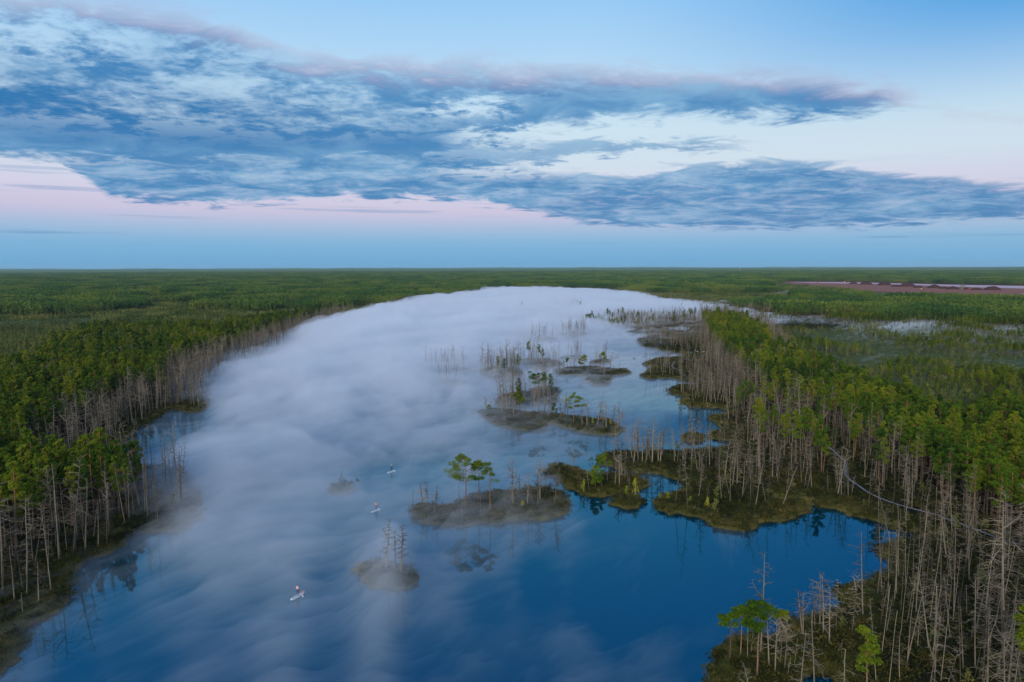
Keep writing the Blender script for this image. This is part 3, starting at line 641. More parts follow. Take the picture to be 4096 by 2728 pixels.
# (base x, base y, top x, top y) as traced
DEADS = {
 'the large central island': [(1693, 2053, 1682, 1928), (1708, 2030, 1706, 1917), (1738, 2055, 1745, 1945), (1838, 2019, 1832, 1938), (1849, 2068, 1849, 2019), (1924, 2065, 1924, 1990), (2020, 2032, 2011, 1968), (2027, 2045, 2023, 2007),
   (2043, 2031, 2048, 1963), (2053, 2027, 2049, 1838), (2059, 2024, 2064, 1922), (2076, 2007, 2078, 1899), (2110, 2027, 2122, 1889), (2127, 2047, 2126, 1963), (2151, 2026, 2150, 1899), (2160, 2004, 2154, 1838), (2187, 1979, 2184, 1899), (2216, 2033, 2231, 1872),
   (1651, 2040, 1650, 1960), (1776, 2055, 1776, 2010)],
 'the dark twin-lobed island': [(2225, 1862, 2230, 1824), (2285, 1872, 2286, 1801), (2290, 1882, 2302, 1796), (2327, 1962, 2319, 1890), (2355, 1954, 2353, 1875), (2460, 1946, 2465, 1852), (2478, 1944, 2476, 1816), (2499, 1923, 2506, 1811), (2488, 1910, 2485, 1798),
   (2511, 1934, 2508, 1865), (2518, 1954, 2518, 1903), (2430, 1930, 2432, 1860)],
 'the long middle island': [(1950, 1654, 1935, 1583), (2055, 1669, 2055, 1560), (2028, 1687, 2022, 1634), (2009, 1659, 2007, 1560), (2101, 1685, 2101, 1624), (2129, 1659, 2128, 1600), (2176, 1659, 2185, 1583), (2190, 1674, 2205, 1588), (2246, 1677, 2239, 1580),
   (2259, 1670, 2264, 1567), (2272, 1674, 2268, 1600), (2328, 1705, 2327, 1626), (2348, 1705, 2348, 1595), (2356, 1710, 2352, 1677), (2382, 1681, 2379, 1636), (2389, 1705, 2399, 1608), (2403, 1681, 2402, 1603), (2413, 1682, 2410, 1628), (2425, 1717, 2425, 1605),
   (2444, 1690, 2448, 1648), (2452, 1692, 2458, 1620), (2471, 1715, 2477, 1610), (2477, 1712, 2495, 1633), (2020, 1652, 2030, 1555), (2040, 1660, 2048, 1500 + 20)],
 'the upper island': [(2362, 1478, 2362, 1436), (2373, 1478, 2373, 1440), (2419, 1513, 2415, 1440), (2440, 1482, 2448, 1409), (2453, 1484, 2453, 1452), (2477, 1485, 2477, 1446), (2238, 1488, 2237, 1436), (2256, 1484, 2256, 1440), (2282, 1480, 2281, 1440), (2295, 1482, 2296, 1430),
   (2385, 1478, 2388, 1420), (2400, 1476, 2400, 1415)],
 'the pale foggy island': [(1545, 2290, 1542, 2080), (1581, 2292, 1581, 2120), (1604, 2303, 1614, 2100), (1520, 2290, 1520, 2250)],
 'the tiny tuft island': [(1362, 1952, 1362, 1884)],
 'the slim green spit': [(2456, 1832, 2456, 1690), (2467, 1874, 2460, 1800), (2534, 1863, 2539, 1673), (2553, 1857, 2552, 1689), (2569, 1854, 2567, 1750), (2585, 1850, 2586, 1735), (2590, 1846, 2590, 1684), (2600, 1849, 2600, 1760), (2609, 1855, 2609, 1669), (2633, 1853, 2630, 1725), (2641, 1855, 2640, 1720),
   (2500, 1850, 2500, 1780), (2420, 1850, 2425, 1800)],
 'the near right-hand point': [(3076, 2666, 3081, 2406), (3100, 2696, 3114, 2477), (3138, 2682, 3155, 2461), (3122, 2649, 3130, 2520), (3178, 2663, 3193, 2551), (3207, 2540, 3179, 2355), (3212, 2545, 3201, 2374), (3260, 2529, 3254, 2316), (3279, 2513, 3282, 2290), (3294, 2543, 3302, 2295),
   (3317, 2578, 3329, 2355), (3343, 2535, 3347, 2314), (3406, 2546, 3417, 2300), (3430, 2660, 3425, 2610), (2990, 2640, 2985, 2500), (3150, 2705, 3158, 2630), (3365, 2640, 3370, 2560)],
 'the lower left bank': [(156, 2421, 147, 2237), (92, 2460, 85, 2370), (393, 2192, 387, 1995), (429, 2182, 426, 2040), (295, 2224, 288, 1831), (239, 2247, 210, 1857), (341, 2205, 328, 1916), (300, 2215, 295, 1960), (60, 2420, 40, 2180), (108, 2300, 100, 1990)],
}
nd = 0
for where, rows in DEADS.items():
    rows = sorted(rows, key=lambda q: q[0])
    for k, (bx, by, tx, ty) in enumerate(rows):
        p = U(bx, by, .45); z = float(ground_z(p[None])[0]); h = top_height(p[0], p[1], ty) - z
        far_p = U(tx, ty, h + z)
        HERO.append(p); nd += 1
        hgt_word = 'tall' if h > 9.5 else ('short' if h < 5 else 'middling')
        forked = (bx, by) in ((2053, 2027), (2160, 2004), (2216, 2033), (2259, 1670), (156, 2421), (3138, 2682), (2477, 1712))
        big = forked or h > 5
        t, bb_ = snag_parts(max(h, 1.5), 1000 + nd, big, h < 5, .5 if h < 5 else (1.0 if h > 8 else .8), forked, 1.45 if 'near' not in where and 'lower' not in where else 1.0)
        e = empty('dead_pine', (p[0], p[1], z), 0)
        # lean towards the traced top
        dxw = (proj(p[0] + 1, p[1], h)[0] - proj(p[0], p[1], h)[0]); lean = math.atan2((tx - proj(p[0], p[1], h + z)[0]) / dxw, h)
        e.rotation_euler = (0, max(-.35, min(.35, lean)), 0)
        tag(e, '%s bare %sdead pine, %s from the left on %s' % (hgt_word, 'forked ' if forked else '', ORD[min(k, 29)], where), 'dead tree', 'dead pines on ' + where)
        link('trunk', t.mesh('trunk', [M['dead']], True), e); link('bare_crown', bb_.mesh('bare_crown', [M['dead'], M['twig']]), e)
PINES = [
 (1864, 2042, 1855, 1824, dict(crown_from=.52, spread=1.75, nl=20, leafn=40, dead=.5, layered=True, wind=-.35), 'tallest green pine on the large central island, broad crown reaching left'),
 (1916, 2037, 1916, 1845, dict(crown_from=.6, spread=1.25, nl=14, leafn=36, dead=.5, layered=True), 'flat-topped green pine in the middle of the three on the central island'),
 (1961, 2058, 1957, 1848, dict(crown_from=.68, spread=1.05, nl=10, leafn=16, dead=.9, layered=True), 'half-dead pine with thin green crown right of two fuller ones, central island'),
 (2416, 1908, 2409, 1818, dict(crown_from=.4, spread=1.9, nl=14, leafn=34, dead=.4, layered=True, wind=-.3), 'pine with wide flat branches at the back of the twin-lobed island'),
 (2381, 1952, 2378, 1862, dict(crown_from=.15, spread=1.1, nl=26, leafn=36, dead=.2), 'bushy bright green pine at the heart of the twin-lobed island'),
 (2405, 1951, 2404, 1880, dict(crown_from=.3, spread=.9, nl=14, leafn=20, dead=.4), 'slim pine just right of the bushy one on the twin-lobed island'),
 (1956, 1640, 1956, 1621, dict(crown_from=.1, spread=1.8, nl=14, leafn=30, dead=.1), 'small round pine on the left tip of the long middle island'),
 (2078, 1650, 2088, 1570, dict(crown_from=.42, spread=1.5, nl=24, leafn=40, dead=.4, wind=.3), 'vivid green pine on the left half of the long middle island'),
 (2066, 1652, 2069, 1549, dict(crown_from=.6, spread=1.1, nl=14, leafn=20, dead=.6), 'tall thin-crowned pine just behind the vivid green one, long middle island'),
 (2152, 1656, 2157, 1492, dict(crown_from=.75, spread=1.4, nl=12, leafn=26, dead=.9, layered=True), 'tallest pine of the long middle island, only its forked top still green'),
 (2216, 1670, 2213, 1613, dict(crown_from=.3, spread=1.0, nl=14, leafn=18, dead=.3), 'small dark pine between bare trunks on the long middle island'),
 (2295, 1695, 2308, 1570, dict(crown_from=.42, spread=1.7, nl=13, leafn=34, dead=.3, layered=True, wind=.6), 'windswept pine with tiered branches, right half of the long middle island'),
 (2325, 1490, 2325, 1434, dict(crown_from=.5, spread=1.2, nl=12, leafn=24, dead=.4), 'front pine on the left half of the upper island'),
 (2338, 1474, 2338, 1419, dict(crown_from=.5, spread=1.3, nl=12, leafn=26, dead=.4), 'pine standing behind bare trunks near the middle of the upper island'),
 (2269, 1478, 2270, 1432, dict(crown_from=.6, spread=1.2, nl=10, leafn=24, dead=.4), 'small-crowned pine near the left tip of the upper island'),
 (2412, 1449, 2413, 1407, dict(crown_from=.25, spread=1.6, nl=16, leafn=36, dead=.3, wind=.3), 'dark leaning pine on the islet behind the upper island'),
 (2919, 2649, 2909, 2453, dict(crown_from=.7, spread=1.1, nl=10, leafn=30, dead=.5, wind=-.2), 'leftmost and slimmest green pine on the near right-hand point'),
 (2962, 2627, 2947, 2426, dict(crown_from=.68, spread=1.35, nl=16, leafn=40, dead=.3, layered=True), 'umbrella-crowned green pine second from the left on the near point'),
 (3028, 2720, 3029, 2400, dict(crown_from=.66, spread=1.15, nl=18, leafn=40, dead=1.6, wind=-.5), 'large pine with bare drooping lower branches on the near right-hand point'),
 (3118, 2600, 3127, 2440, dict(crown_from=.8, spread=1.0, nl=9, leafn=24, dead=.5), 'thin pine with a small tuft of needles right of the large near pine'),
]
for k, (bx, by, tx, ty, kw, lab) in enumerate(PINES):
    p = U(bx, by, .45); z = float(ground_z(p[None])[0]); h = top_height(p[0], p[1], ty) - z; HERO.append(p)
    t, lb, cr = pine_parts(h, 500 + k, size=.15 if p[1] < 200 else .2, **{**kw, 'leafn': kw['leafn'] * 5, 'flat': .5, 'cr_': .25})
    e = empty('pine_tree', (p[0], p[1], z)); tag(e, lab, 'pine tree')
    link('trunk', t.mesh('trunk', [M['bark']], True), e); link('crown', cr.mesh('crown', [M['pine']]), e)
    for v_, t_ in zip(lb.V, lb.T):                        # every limb a part of its own
        q_ = G(); q_.add(v_, t_ - t_.min()); link('limb', q_.mesh('limb', [M['bark']]), e)
SAPS = [(2335, 1967, 1918, 0, 'yellow young birch beside a pale trunk, left of the twin-lobed island'), (2541, 1985, 1916, 0, 'tallest yellow-green young birch, on the small front islet'), (2506, 1982, 1946, 1, 'green young birch left of the taller one on the front islet'),
        (2671, 2005, 1969, 1, 'bright yellow young birch on the left tip of the wide peninsula'), (2640, 2000, 1975, 1, 'small yellow sapling furthest left on the wide peninsula'), (2370, 1702, 1672, 1, 'green leafy sapling right of the middle of the long middle island'), (2330, 1700, 1680, 0, 'green leafy bush among bare trunks on the long middle island'),
        (2442, 1702, 1676, 1, 'bright green sapling near the right tip of the long middle island'), (2718, 1612, 1598, 0, 'bright green sapling on the notch of the right shore'), (2760, 2020, 1985, 0, 'pale green sapling behind the front edge of the wide peninsula'), (2830, 2035, 1990, 0, 'leafy sapling under the bare trunks of the wide peninsula'),
        (2090, 2035, 2016, 1, 'round pale green sapling right of the forked dead tree, central island')]
for k, (bx, by, ty, w_, lab) in enumerate(SAPS):
    p = U(bx, by, .45); z = float(ground_z(p[None])[0]); h = max(1.2, top_height(p[0], p[1], ty) - z); HERO.append(p)
    plant('young_birch', PROTO['sapling'][w_], p[0], p[1], z, h, k * 1.3, lab, 'young birch', None)
for bx, by, ty, lab in [(3304, 1410, 1352, 'lone white-stemmed birch on the open bog right of the pine belt'), (3084, 1480, 1432, 'white-stemmed birch at the edge of the pine belt on the right'), (820, 1287, 1250, 'slender pale birch above the left belt of pines'), (3849, 1159, 1122, 'big lone bushy tree standing on the peat field')]:
    p = U(bx, by, .6); h = top_height(p[0], p[1], ty); t = G(); cr = G(); r = np.random.default_rng(int(bx)); HERO.append(p)
    t.tube([(0, 0, -.3), (.05, 0, h * .5), (0, .08, h * .97)], [.02 * h, .014 * h, .004 * h], 6)
    for i in range(14):
        f = .42 + .58 * i / 13 if bx < 3800 else .15 + .85 * i / 13; w_ = (.12 if bx < 3800 else .26) * h * (1.2 - f * .8)
        clump(cr, (r.normal() * w_ * .5, r.normal() * w_ * .5, f * h), w_, 60, r, .022 * h, .8)
    e = empty('birch_tree', (p[0], p[1], .4)); tag(e, lab, 'birch tree'); link('trunk', t.mesh('trunk', [M['birch']]), e)
    link('crown', cr.mesh('crown', [M['leaf'] if bx < 3800 else M['far']]), e)
HERO = np.array(HERO)

# ------------------------------------------------------------------ stands of trees
BELT_R = UP([(2810, 1262), (2880, 1248), (2980, 1262), (3060, 1310), (3100, 1370), (3250, 1415), (3400, 1470), (3480, 1515), (3650, 1560), (3760, 1610), (3900, 1640), (4000, 1590), (4500, 1600), (4500, 2050), (4096, 1960),
 (3950, 1870), (3800, 1850), (3700, 1790), (3560, 1700), (3400, 1630), (3290, 1545), (3200, 1520), (3100, 1500), (3000, 1440), (2900, 1370), (2830, 1300)], 10.5)
MIX_R = UP([(3000, 1420), (3290, 1530), (3560, 1700), (3700, 1780), (3950, 1860), (4500, 2000), (4500, 2350), (4000, 2080), (3600, 1950), (3300, 1850), (3050, 1700), (2950, 1560)], 10.5)
SNAG_R = UP([(2325, 1250), (3000, 1245), (3150, 1400), (3330, 1600), (3700, 1850), (4500, 2200), (4500, 2950), (2700, 2950), (2350, 1990), (2350, 1800), (2500, 1300)])
BELT_L = UP([(1560, 1218), (1330, 1232), (1024, 1268), (848, 1298), (580, 1295), (388, 1295), (250, 1340), (130, 1420), (-500, 1490), (-500, 2960), (900, 2960), (1100, 1600), (1600, 1280)], 10.5)
PEATF = UP([(3100, 1131), (3400, 1160), (3650, 1178), (4500, 1205), (4500, 1150), (3800, 1138), (3400, 1128), (3150, 1127)], .6)
WALKS = [UP(w, .6) for w in (
 [(3249, 1746), (3295, 1782), (3334, 1811), (3360, 1834), (3380, 1854), (3382, 1884), (3378, 1903), (3393, 1926), (3426, 1948), (3465, 1975), (3518, 2002), (3557, 2015), (3616, 2038), (3700, 2056), (3783, 2079), (3834, 2102), (3885, 2119), (3923, 2140), (4050, 2180), (4200, 2225)],
 [(2984, 1529), (2994, 1549), (3012, 1569), (3030, 1582), (3055, 1600), (3088, 1618), (3119, 1633), (3157, 1654), (3193, 1677), (3225, 1712), (3249, 1746)],
 [(2812, 1423), (2790, 1433), (2759, 1439), (2736, 1445), (2705, 1449), (2694, 1455), (2688, 1465), (2689, 1475), (2703, 1481), (2721, 1486), (2749, 1492)])]
def jgrid(x0, x1, y0, y1, s, seed):
    r = np.random.default_rng(seed); gx, gy = np.meshgrid(np.arange(x0, x1, s), np.arange(y0, y1, s))
    return np.column_stack([gx.ravel(), gy.ravel()]) + r.uniform(-.48, .48, (gx.size, 2)) * s
def far_from_heroes(P, d):
    ok = np.ones(len(P), bool)
    for h_ in HERO: ok &= ((P - h_) ** 2).sum(1) > d * d
    return ok
def walk_clear(P, d):
    ok = np.ones(len(P), bool)
    for w in WALKS:
        for a_, b_ in zip(w[:-1], w[1:]):
            e = b_ - a_; t = np.clip(((P - a_) @ e) / (e @ e), 0, 1); ok &= (((P - a_) - e * t[:, None]) ** 2).sum(1) > d * d
    return ok
def cullr(P, dmax, dmin=50):
    d = np.hypot(P[:, 0], P[:, 1]); return P[inview(P) & (d < dmax) & (d > dmin)]
pools = {'dead': [], 'pine': [], 'dwarf': []}      # (x, y, height, where)
def pour(kind, P, h, where):
    for p_, h_ in zip(P, h): pools[kind].append((p_[0], p_[1], h_, where))
r = np.random.default_rng(3)
# right-hand dead wood
P = cullr(jgrid(-20, 480, 50, 1150, 2.5, 21), 1150); P = P[pdist(P, SNAG_R) > 0]; s, i_ = land(P); m = (s > .8) & (i_ == 0); P, s = P[m], s[m]
inb = pdist(P, BELT_R) > 2
dcl = fbm(P[:, 0] * .05, P[:, 1] * .05, 3, 77)
pr = sstep(s, 1, 6) * (.28 + 1.5 * np.clip(dcl - .33, 0, .5)) * np.where(inb, .12, 1); pr = np.where(np.hypot(P[:, 0], P[:, 1]) > 260, pr * 1.35, pr)
m = (r.random(len(P)) < pr) & far_from_heroes(P, 1.6) & walk_clear(P, 2.0); P = P[m]
d = np.hypot(P[:, 0], P[:, 1]); fr = (d > 300) & (P[:, 0] < .27 * P[:, 1] + 5); ky = ~fr | (r.random(len(P)) < .62); P, d, fr = P[ky], d[ky], fr[ky]
h = r.normal(10.3, 1.9, len(P)).clip(4, 14); h[r.random(len(P)) < .16] *= .45; h = np.where(fr, h * .74, h)
pour('dead', P, h, 'right')
# green pines of the right-hand belt
P = cullr(jgrid(20, 620, 50, 1100, 2.9, 22), 1100); inb = pdist(P, BELT_R) > 0; inm = pdist(P, MIX_R) > 0
s, i_ = land(P); m = (s > 4) & (i_ == 0) & walk_clear(P, 1.6) & (inb | (inm & (r.random(len(P)) < .11)) | ((pdist(P, SNAG_R) > 0) & (P[:, 0] > .31 * P[:, 1]) & (r.random(len(P)) < np.where(np.hypot(P[:, 0], P[:, 1]) < 130, .035, .012))))
m &= (r.random(len(P)) < .92) & far_from_heroes(P, 2); P = P[m]; h = r.normal(11.3, 1.5, len(P)).clip(6, 14.5); pour('pine', P, h, 'right')
# left bank
P = cullr(jgrid(-560, 60, 50, 1150, 2.8, 23), 1150); s, i_ = land(P); m = (pdist(P, BELT_L) > 0) & (i_ == 0) & (s > .7) & (P[:, 0] < 0); P, s = P[m], s[m]
d = np.hypot(P[:, 0], P[:, 1]); nz = fbm(P[:, 0] * .04, P[:, 1] * .04, 3, 78)
pd = sstep(s, .8, 3.5) * (.66 * (1 - sstep(s, 9, 24)) * np.where(np.hypot(P[:, 0], P[:, 1]) > 230, 1.45, 1) + .08) * (.6 + .8 * nz) * np.where(d > 300, 1.1, .9)
isd = (r.random(len(P)) < pd) & far_from_heroes(P, 1.6)
isp = ~isd & (r.random(len(P)) < sstep(s + (nz - .5) * 18 - np.where(d > 190, 9, 3), 3, 12) * .93)
pour('dead', P[isd], r.normal(11, 1.7, isd.sum()).clip(4, 14), 'left'); pour('pine', P[isp], r.normal(11.6, 1.5, isp.sum()).clip(6, 14.5), 'left')
# misty islands and the far spit: bare trunks
for nm, n_ in dict(behind=36, misty=58, grey=60, veil=12, veiltwo=4, fara=34, farb=12, farc=12, fard=26, fare=6, farf=12).items():
    poly = isl[nm]; lo, hi = poly.min(0), poly.max(0); P = r.uniform(lo, hi, (n_ * 5, 2)); P = P[pdist(P, poly) > .6][:n_]
    pour('dead', P, r.normal(9.8, 2.2, len(P)).clip(3, 13), nm)
    if nm in ('behind', 'misty', 'grey', 'fard', 'farc'):
        P = r.uniform(lo, hi, (20, 2)); P = P[pdist(P, poly) > 1][:3]; pour('pine', P, r.normal(9, 1, len(P)), nm)
# pines poking out over the far spit
P = cullr(jgrid(-20, 480, 300, 900, 3.5, 25), 900); P = P[(pdist(P, UP([(2325, 1250), (2700, 1245), (2850, 1290), (2600, 1330), (2325, 1300)])) > 0)]; s, i_ = land(P); P = P[(s > 2) & (r.random(len(P)) < .05)]
pour('pine', P, r.normal(7.5, 1.8, len(P)).clip(4, 11), 'right')
# other lake-side dead trees far away
P = cullr(jgrid(-700, 700, 700, 2100, 4.5, 26), 2100, 700); s, i_ = land(P); P = P[(s > 1) & (s < 22) & (i_ == 0) & (pdist(P, PEATF) < 0)]; P = P[r.random(len(P)) < .5]
pour('dead', P, r.normal(9, 1.6, len(P)).clip(4, 13), 'far shore')
# open bog: dwarf pines, taller in clumps
P = cullr(jgrid(-620, 640, 90, 700, 3.3, 27), 700); s, i_ = land(P); m = (i_ == 0) & (s > 2) & (pdist(P, BELT_R) < -1) & (pdist(P, BELT_L) < -1) & (pdist(P, SNAG_R) < 0); P = P[m]
nz = fbm(P[:, 0] * .02, P[:, 1] * .02, 4, 79); side = P[:, 0] > 0
pr = np.where(side, np.clip((nz - .36) * 4.0, .13, 1), np.clip((nz - .15) * 3, .6, 1)); m = r.random(len(P)) < pr; P, nz, side = P[m], nz[m], side[m]
h = 1.8 + 28 * np.clip(nz - .50, 0, .22) * np.where(side, 1.15, .55) + r.normal(0, .6, len(P)) + np.where(side, 0, 1.0); tl = side & (h > 4.6); pour('dwarf', P[~tl], h[~tl].clip(1.2, 6), 'bog'); pour('pine', P[tl], h[tl].clip(4.6, 8.5), 'bog clump')
# undergrowth pines among the dead wood
P = cullr(jgrid(-260, 420, 60, 520, 6, 28), 520); s, i_ = land(P); m = (s > 3) & (i_ == 0) & ((pdist(P, SNAG_R) > 0) | (pdist(P, BELT_L) > 0)) & (r.random(len(P)) < .35) & walk_clear(P, 1.2); P = P[m]
pour('dwarf', P, r.normal(2.0, .6, len(P)).clip(.9, 3.5), 'under')

LAB = {
 ('dead', 'right', 0): ('bare grey-brown dead pine in the stand filling the bottom right corner', 'dead pines in the bottom right corner'),
 ('dead', 'right', 1): ('bare grey-brown dead pine between the wide peninsula and the boardwalk', 'dead pines round the wide peninsula'),
 ('dead', 'right', 2): ('bare grey dead pine in the far stand near the inlets with paddlers', 'dead pines near the inlets'),
 ('dead', 'left', 0): ('bare pale dead pine on the nearest stretch of the left bank', 'dead pines on the near left bank'),
 ('dead', 'left', 1): ('bare pale dead pine along the misty middle of the left bank', 'dead pines on the middle left bank'),
 ('dead', 'left', 2): ('bare pale dead pine far up the left bank by the fog', 'dead pines far up the left bank'),
 ('pine', 'right', 0): ('green pine at the lower right edge above the crowded dead trunks', 'green pines at the lower right edge'),
 ('pine', 'right', 1): ('green pine with tall bare trunk beside or behind the winding boardwalk', 'green pines by the boardwalk'),
 ('pine', 'right', 2): ('green pine on the far bright ridge of the belt on the right', 'green pines of the far belt ridge'),
 ('pine', 'left', 0): ('green pine with reddish trunk in the nearest clump at the left edge', 'green pines at the left edge'),
 ('pine', 'left', 1): ('green pine with reddish trunk behind the small bay on the left', 'green pines behind the left bay'),
 ('pine', 'left', 2): ('green pine in the far part of the belt on the left', 'green pines of the far left belt'),
 ('dwarf', 'bog', 0): ('low bushy bog pine on the nearest part of the mossy plain', 'bog pines on the near plain'),
 ('dwarf', 'bog', 1): ('low bushy bog pine on the open plain behind the pine belt', 'bog pines behind the belt'),
 ('dwarf', 'bog', 2): ('low bushy bog pine in the misty distance of the open plain', 'bog pines in the misty distance'),
 ('dwarf', 'under', 0): ('small bushy young pine among the nearest dead trunks', 'young pines among near trunks'),
 ('dwarf', 'under', 1): ('small bushy young pine under taller trees at middle distance', 'young pines at middle distance'),
 ('dwarf', 'under', 2): ('small bushy young pine under taller trees far along the shore', 'young pines far along the shore')}
zone = lambda kind, d: int(d > (150 if kind != 'dwarf' else 230)) + int(d > (270 if kind != 'dwarf' else 340))
CAT = dict(dead='dead tree', pine='pine tree', dwarf='bog pine'); OBN = dict(dead='dead_pine', pine='pine_tree', dwarf='bog_pine'); STN = dict(dead='dead_wood', pine='pine_forest', dwarf='bog_pine_scrub')
LBS = dict(dead='grey mass of further bare dead pines round the lake shores', pine='green mass of further pines in the belts behind both shores', dwarf='scrub of further low pines covering the open bog')
BUDGET = dict(dead=300 - nd, pine=280, dwarf=300)
for kind, rows in pools.items():
    A_ = np.array([(q[0], q[1], q[2]) for q in rows]); z = ground_z(A_[:, :2])
    d = np.hypot(A_[:, 0], A_[:, 1]); px = np.degrees(np.arctan2(A_[:, 0], A_[:, 1])); vis = (np.abs(px) < 36.5) & (d > 80)
    size = np.where(vis, A_[:, 2] / d, 0)
    named = np.array([(kind, q[3], 0) in LAB for q in rows]); size[~named] = 0
    order = np.argsort(-size)[:BUDGET[kind]]; chosen = set(order.tolist())
    pr_ = PROTO[kind]
    for i in order:
        lab, grp = LAB[(kind, rows[i][3], zone(kind, d[i]))]; k = int(rng.integers(0, len(pr_)))
        proto = pr_[k]
        if kind == 'dead' and A_[i, 2] < 5.5: proto = PROTO['stub'][k % 4]
        plant(OBN[kind], proto, A_[i, 0], A_[i, 1], z[i], A_[i, 2], rng.uniform(0, 6.28), lab, CAT[kind], grp)
    rest_ = np.array([i for i in range(len(rows)) if i not in chosen])
    base = np.mean([p_[0] for p_ in pr_])
    scatter(STN[kind], kind, np.column_stack([A_[rest_, :2], z[rest_]]), A_[rest_, 2] / base, LBS[kind], CAT[kind])
    print(kind, len(rows))
# heather and shrub tussocks on the near ground
P = cullr(jgrid(-330, 420, 60, 620, 1.9, 30), 620); s, i_ = land(P); m = (s > .25) & (s < 60) & (r.random(len(P)) < .85) & walk_clear(P, 1.0); P = P[m]; z = ground_z(P)
scatter('heather', 'shrub', np.column_stack([P, z]), r.uniform(.55, 1.25, len(P)), 'heather and dwarf shrubs covering the mossy ground', 'heather')
P = cullr(jgrid(-260, 330, 60, 420, 1.0, 33), 420); s, i_ = land(P); m = (s > -.25) & (s < 2.6) & (r.random(len(P)) < .8); P = P[m]; z = np.maximum(ground_z(P), -.02)
scatter('sedge', 'sedge', np.column_stack([P, z]), r.uniform(.6, 1.3, len(P)), 'pale sedge fringing the shores and islands', 'sedge')
# distant scrub and forest in patches
P = cullr(jgrid(-1700, 1700, 640, 2100, 22, 31), 2100, 690); s, i_ = land(P); d = np.hypot(P[:, 0], P[:, 1]); nz = fbm(P[:, 0] * .004, P[:, 1] * .004, 3, 80)
woody = (d + (nz - .5) * 900 > np.where(P[:, 0] < 0, 1050, 1350)) & (pdist(P, UP([(3050, 1131), (3400, 1158), (4500, 1200), (4500, 1235), (3500, 1205), (3100, 1175)])) < 0) | ((P[:, 0] > 0) & (nz > .60))
ok = (i_ == 0) & (s > 13) & (pdist(P, PEATF) < 12); okb = (pdist(P, BELT_L) < 0) & (pdist(P, BELT_R) < 0)
m = ok & okb & ~woody; Q = P[m]; nq = nz[m]; thin = (Q[:, 0] > 0) & (r.random(len(Q)) > .40 + nq)
Q = Q[~thin]; scatter('bog_scrub', 'scrub', np.column_stack([Q, np.full(len(Q), .4)]), r.uniform(.75, 1.25, len(Q)), 'distant low pine scrub over the bog plain', 'bog pine')
FRONT = UP([(3050, 1131), (3400, 1158), (4500, 1200), (4500, 1235), (3500, 1205), (3100, 1175)])
P2 = cullr(jgrid(-4600, 4600, 500, 6000, 38, 32), 6000, 705); s, i_ = land(P2); d2 = np.hypot(P2[:, 0], P2[:, 1]); nz2 = fbm(P2[:, 0] * .004, P2[:, 1] * .004, 3, 80)
w2 = (d2 + (nz2 - .5) * 900 > np.where(P2[:, 0] < 0, 1050, 1350)) | ((P2[:, 0] > 0) & (nz2 > .60)) | (d2 > 1700)
m = w2 & (s > 24) & (i_ == 0) & (pdist(P2, PEATF) < -14) & (pdist(P2, FRONT) < 0); P2 = P2[m]; print('wood', len(P2), 'scrub', len(Q))
scatter('far_forest', 'wood', np.column_stack([P2, np.full(len(P2), .3)]), r.uniform(.8, 1.25, len(P2)) * np.where(np.hypot(P2[:, 0], P2[:, 1]) > 2500, 1.15, 1), 'far pine forest reaching towards the horizon', 'forest')
# the forest roof beyond six kilometres
NA2, ND2 = 360, 60
a2 = np.radians(np.linspace(-47, 47, NA2)); d2 = np.geomspace(5800, 21500, ND2); A2, D2 = np.meshgrid(a2, d2)
x2 = (D2 * np.sin(A2)).ravel(); y2 = (D2 * np.cos(A2)).ravel(); z2 = 8 + 11 * fbm(x2 * .004, y2 * .0012, 4, 81) + 5 * fbm(x2 * .02, y2 * .02, 2, 82); z2 += 60 * np.clip(fbm(x2 * .0006, y2 * .0006, 3, 83) - .5, 0, 1) * (D2.ravel() > 9000)
i2 = (np.arange(ND2 - 1)[:, None] * NA2 + np.arange(NA2 - 1)[None]).ravel()
me = make_mesh('horizon_forest', np.column_stack([x2, y2, z2]), np.stack([i2, i2 + 1, i2 + 1 + NA2, i2 + NA2], -1), None, [M['far']], False)
tag(link('horizon_forest', me), 'dark band of forest along the horizon', 'forest', kind='stuff')

# ------------------------------------------------------------------ boardwalk
bwk = empty('boardwalk', (0, 0, 0)); tag(bwk, 'narrow pale plank path winding between dead trees on the right', 'boardwalk')
bw2 = empty('boardwalk', (0, 0, 0)); tag(bw2, 'short curving plank path on the small headland near the paddlers', 'boardwalk')
pg = G(); pg.box((-.5, -.10, -.03), (.5, .10, .03)); plank_me = pg.mesh('plank', [M['plank']])
def resample(w, s):
    L_ = np.concatenate([[0], np.cumsum(np.linalg.norm(np.diff(w, axis=0), axis=1))]); t = np.arange(0, L_[-1], s)
    return np.column_stack([np.interp(t, L_, w[:, 0]), np.interp(t, L_, w[:, 1])])
for w, par, wd in ((WALKS[0], bwk, 1.0), (WALKS[1], bwk, 1.0), (WALKS[2], bw2, 1.0)):
    Q_ = resample(w, 4.0); zz = ground_z(Q_)
    zz = np.convolve(np.pad(zz, 1, mode='edge'), [.33, .34, .33], 'valid') + .38
    for a_, b_, za, zb in zip(Q_[:-1], Q_[1:], zz[:-1], zz[1:]):
        e = b_ - a_; ln = np.linalg.norm(e); nrm = np.array([-e[1], e[0]]) / ln; th = math.atan2(e[1], e[0]); m_ = (a_ + b_) / 2
        for sgn in (-1, 1):
            o = link('plank', plank_me, par); o.location = (m_[0] + nrm[0] * .14 * sgn, m_[1] + nrm[1] * .14 * sgn, (za + zb) / 2 + rng.uniform(-.015, .015))
            o.scale = (ln * .985, 1.1, 1); o.rotation_euler = (0, -math.atan2(zb - za, ln), th + rng.uniform(-.006, .006))
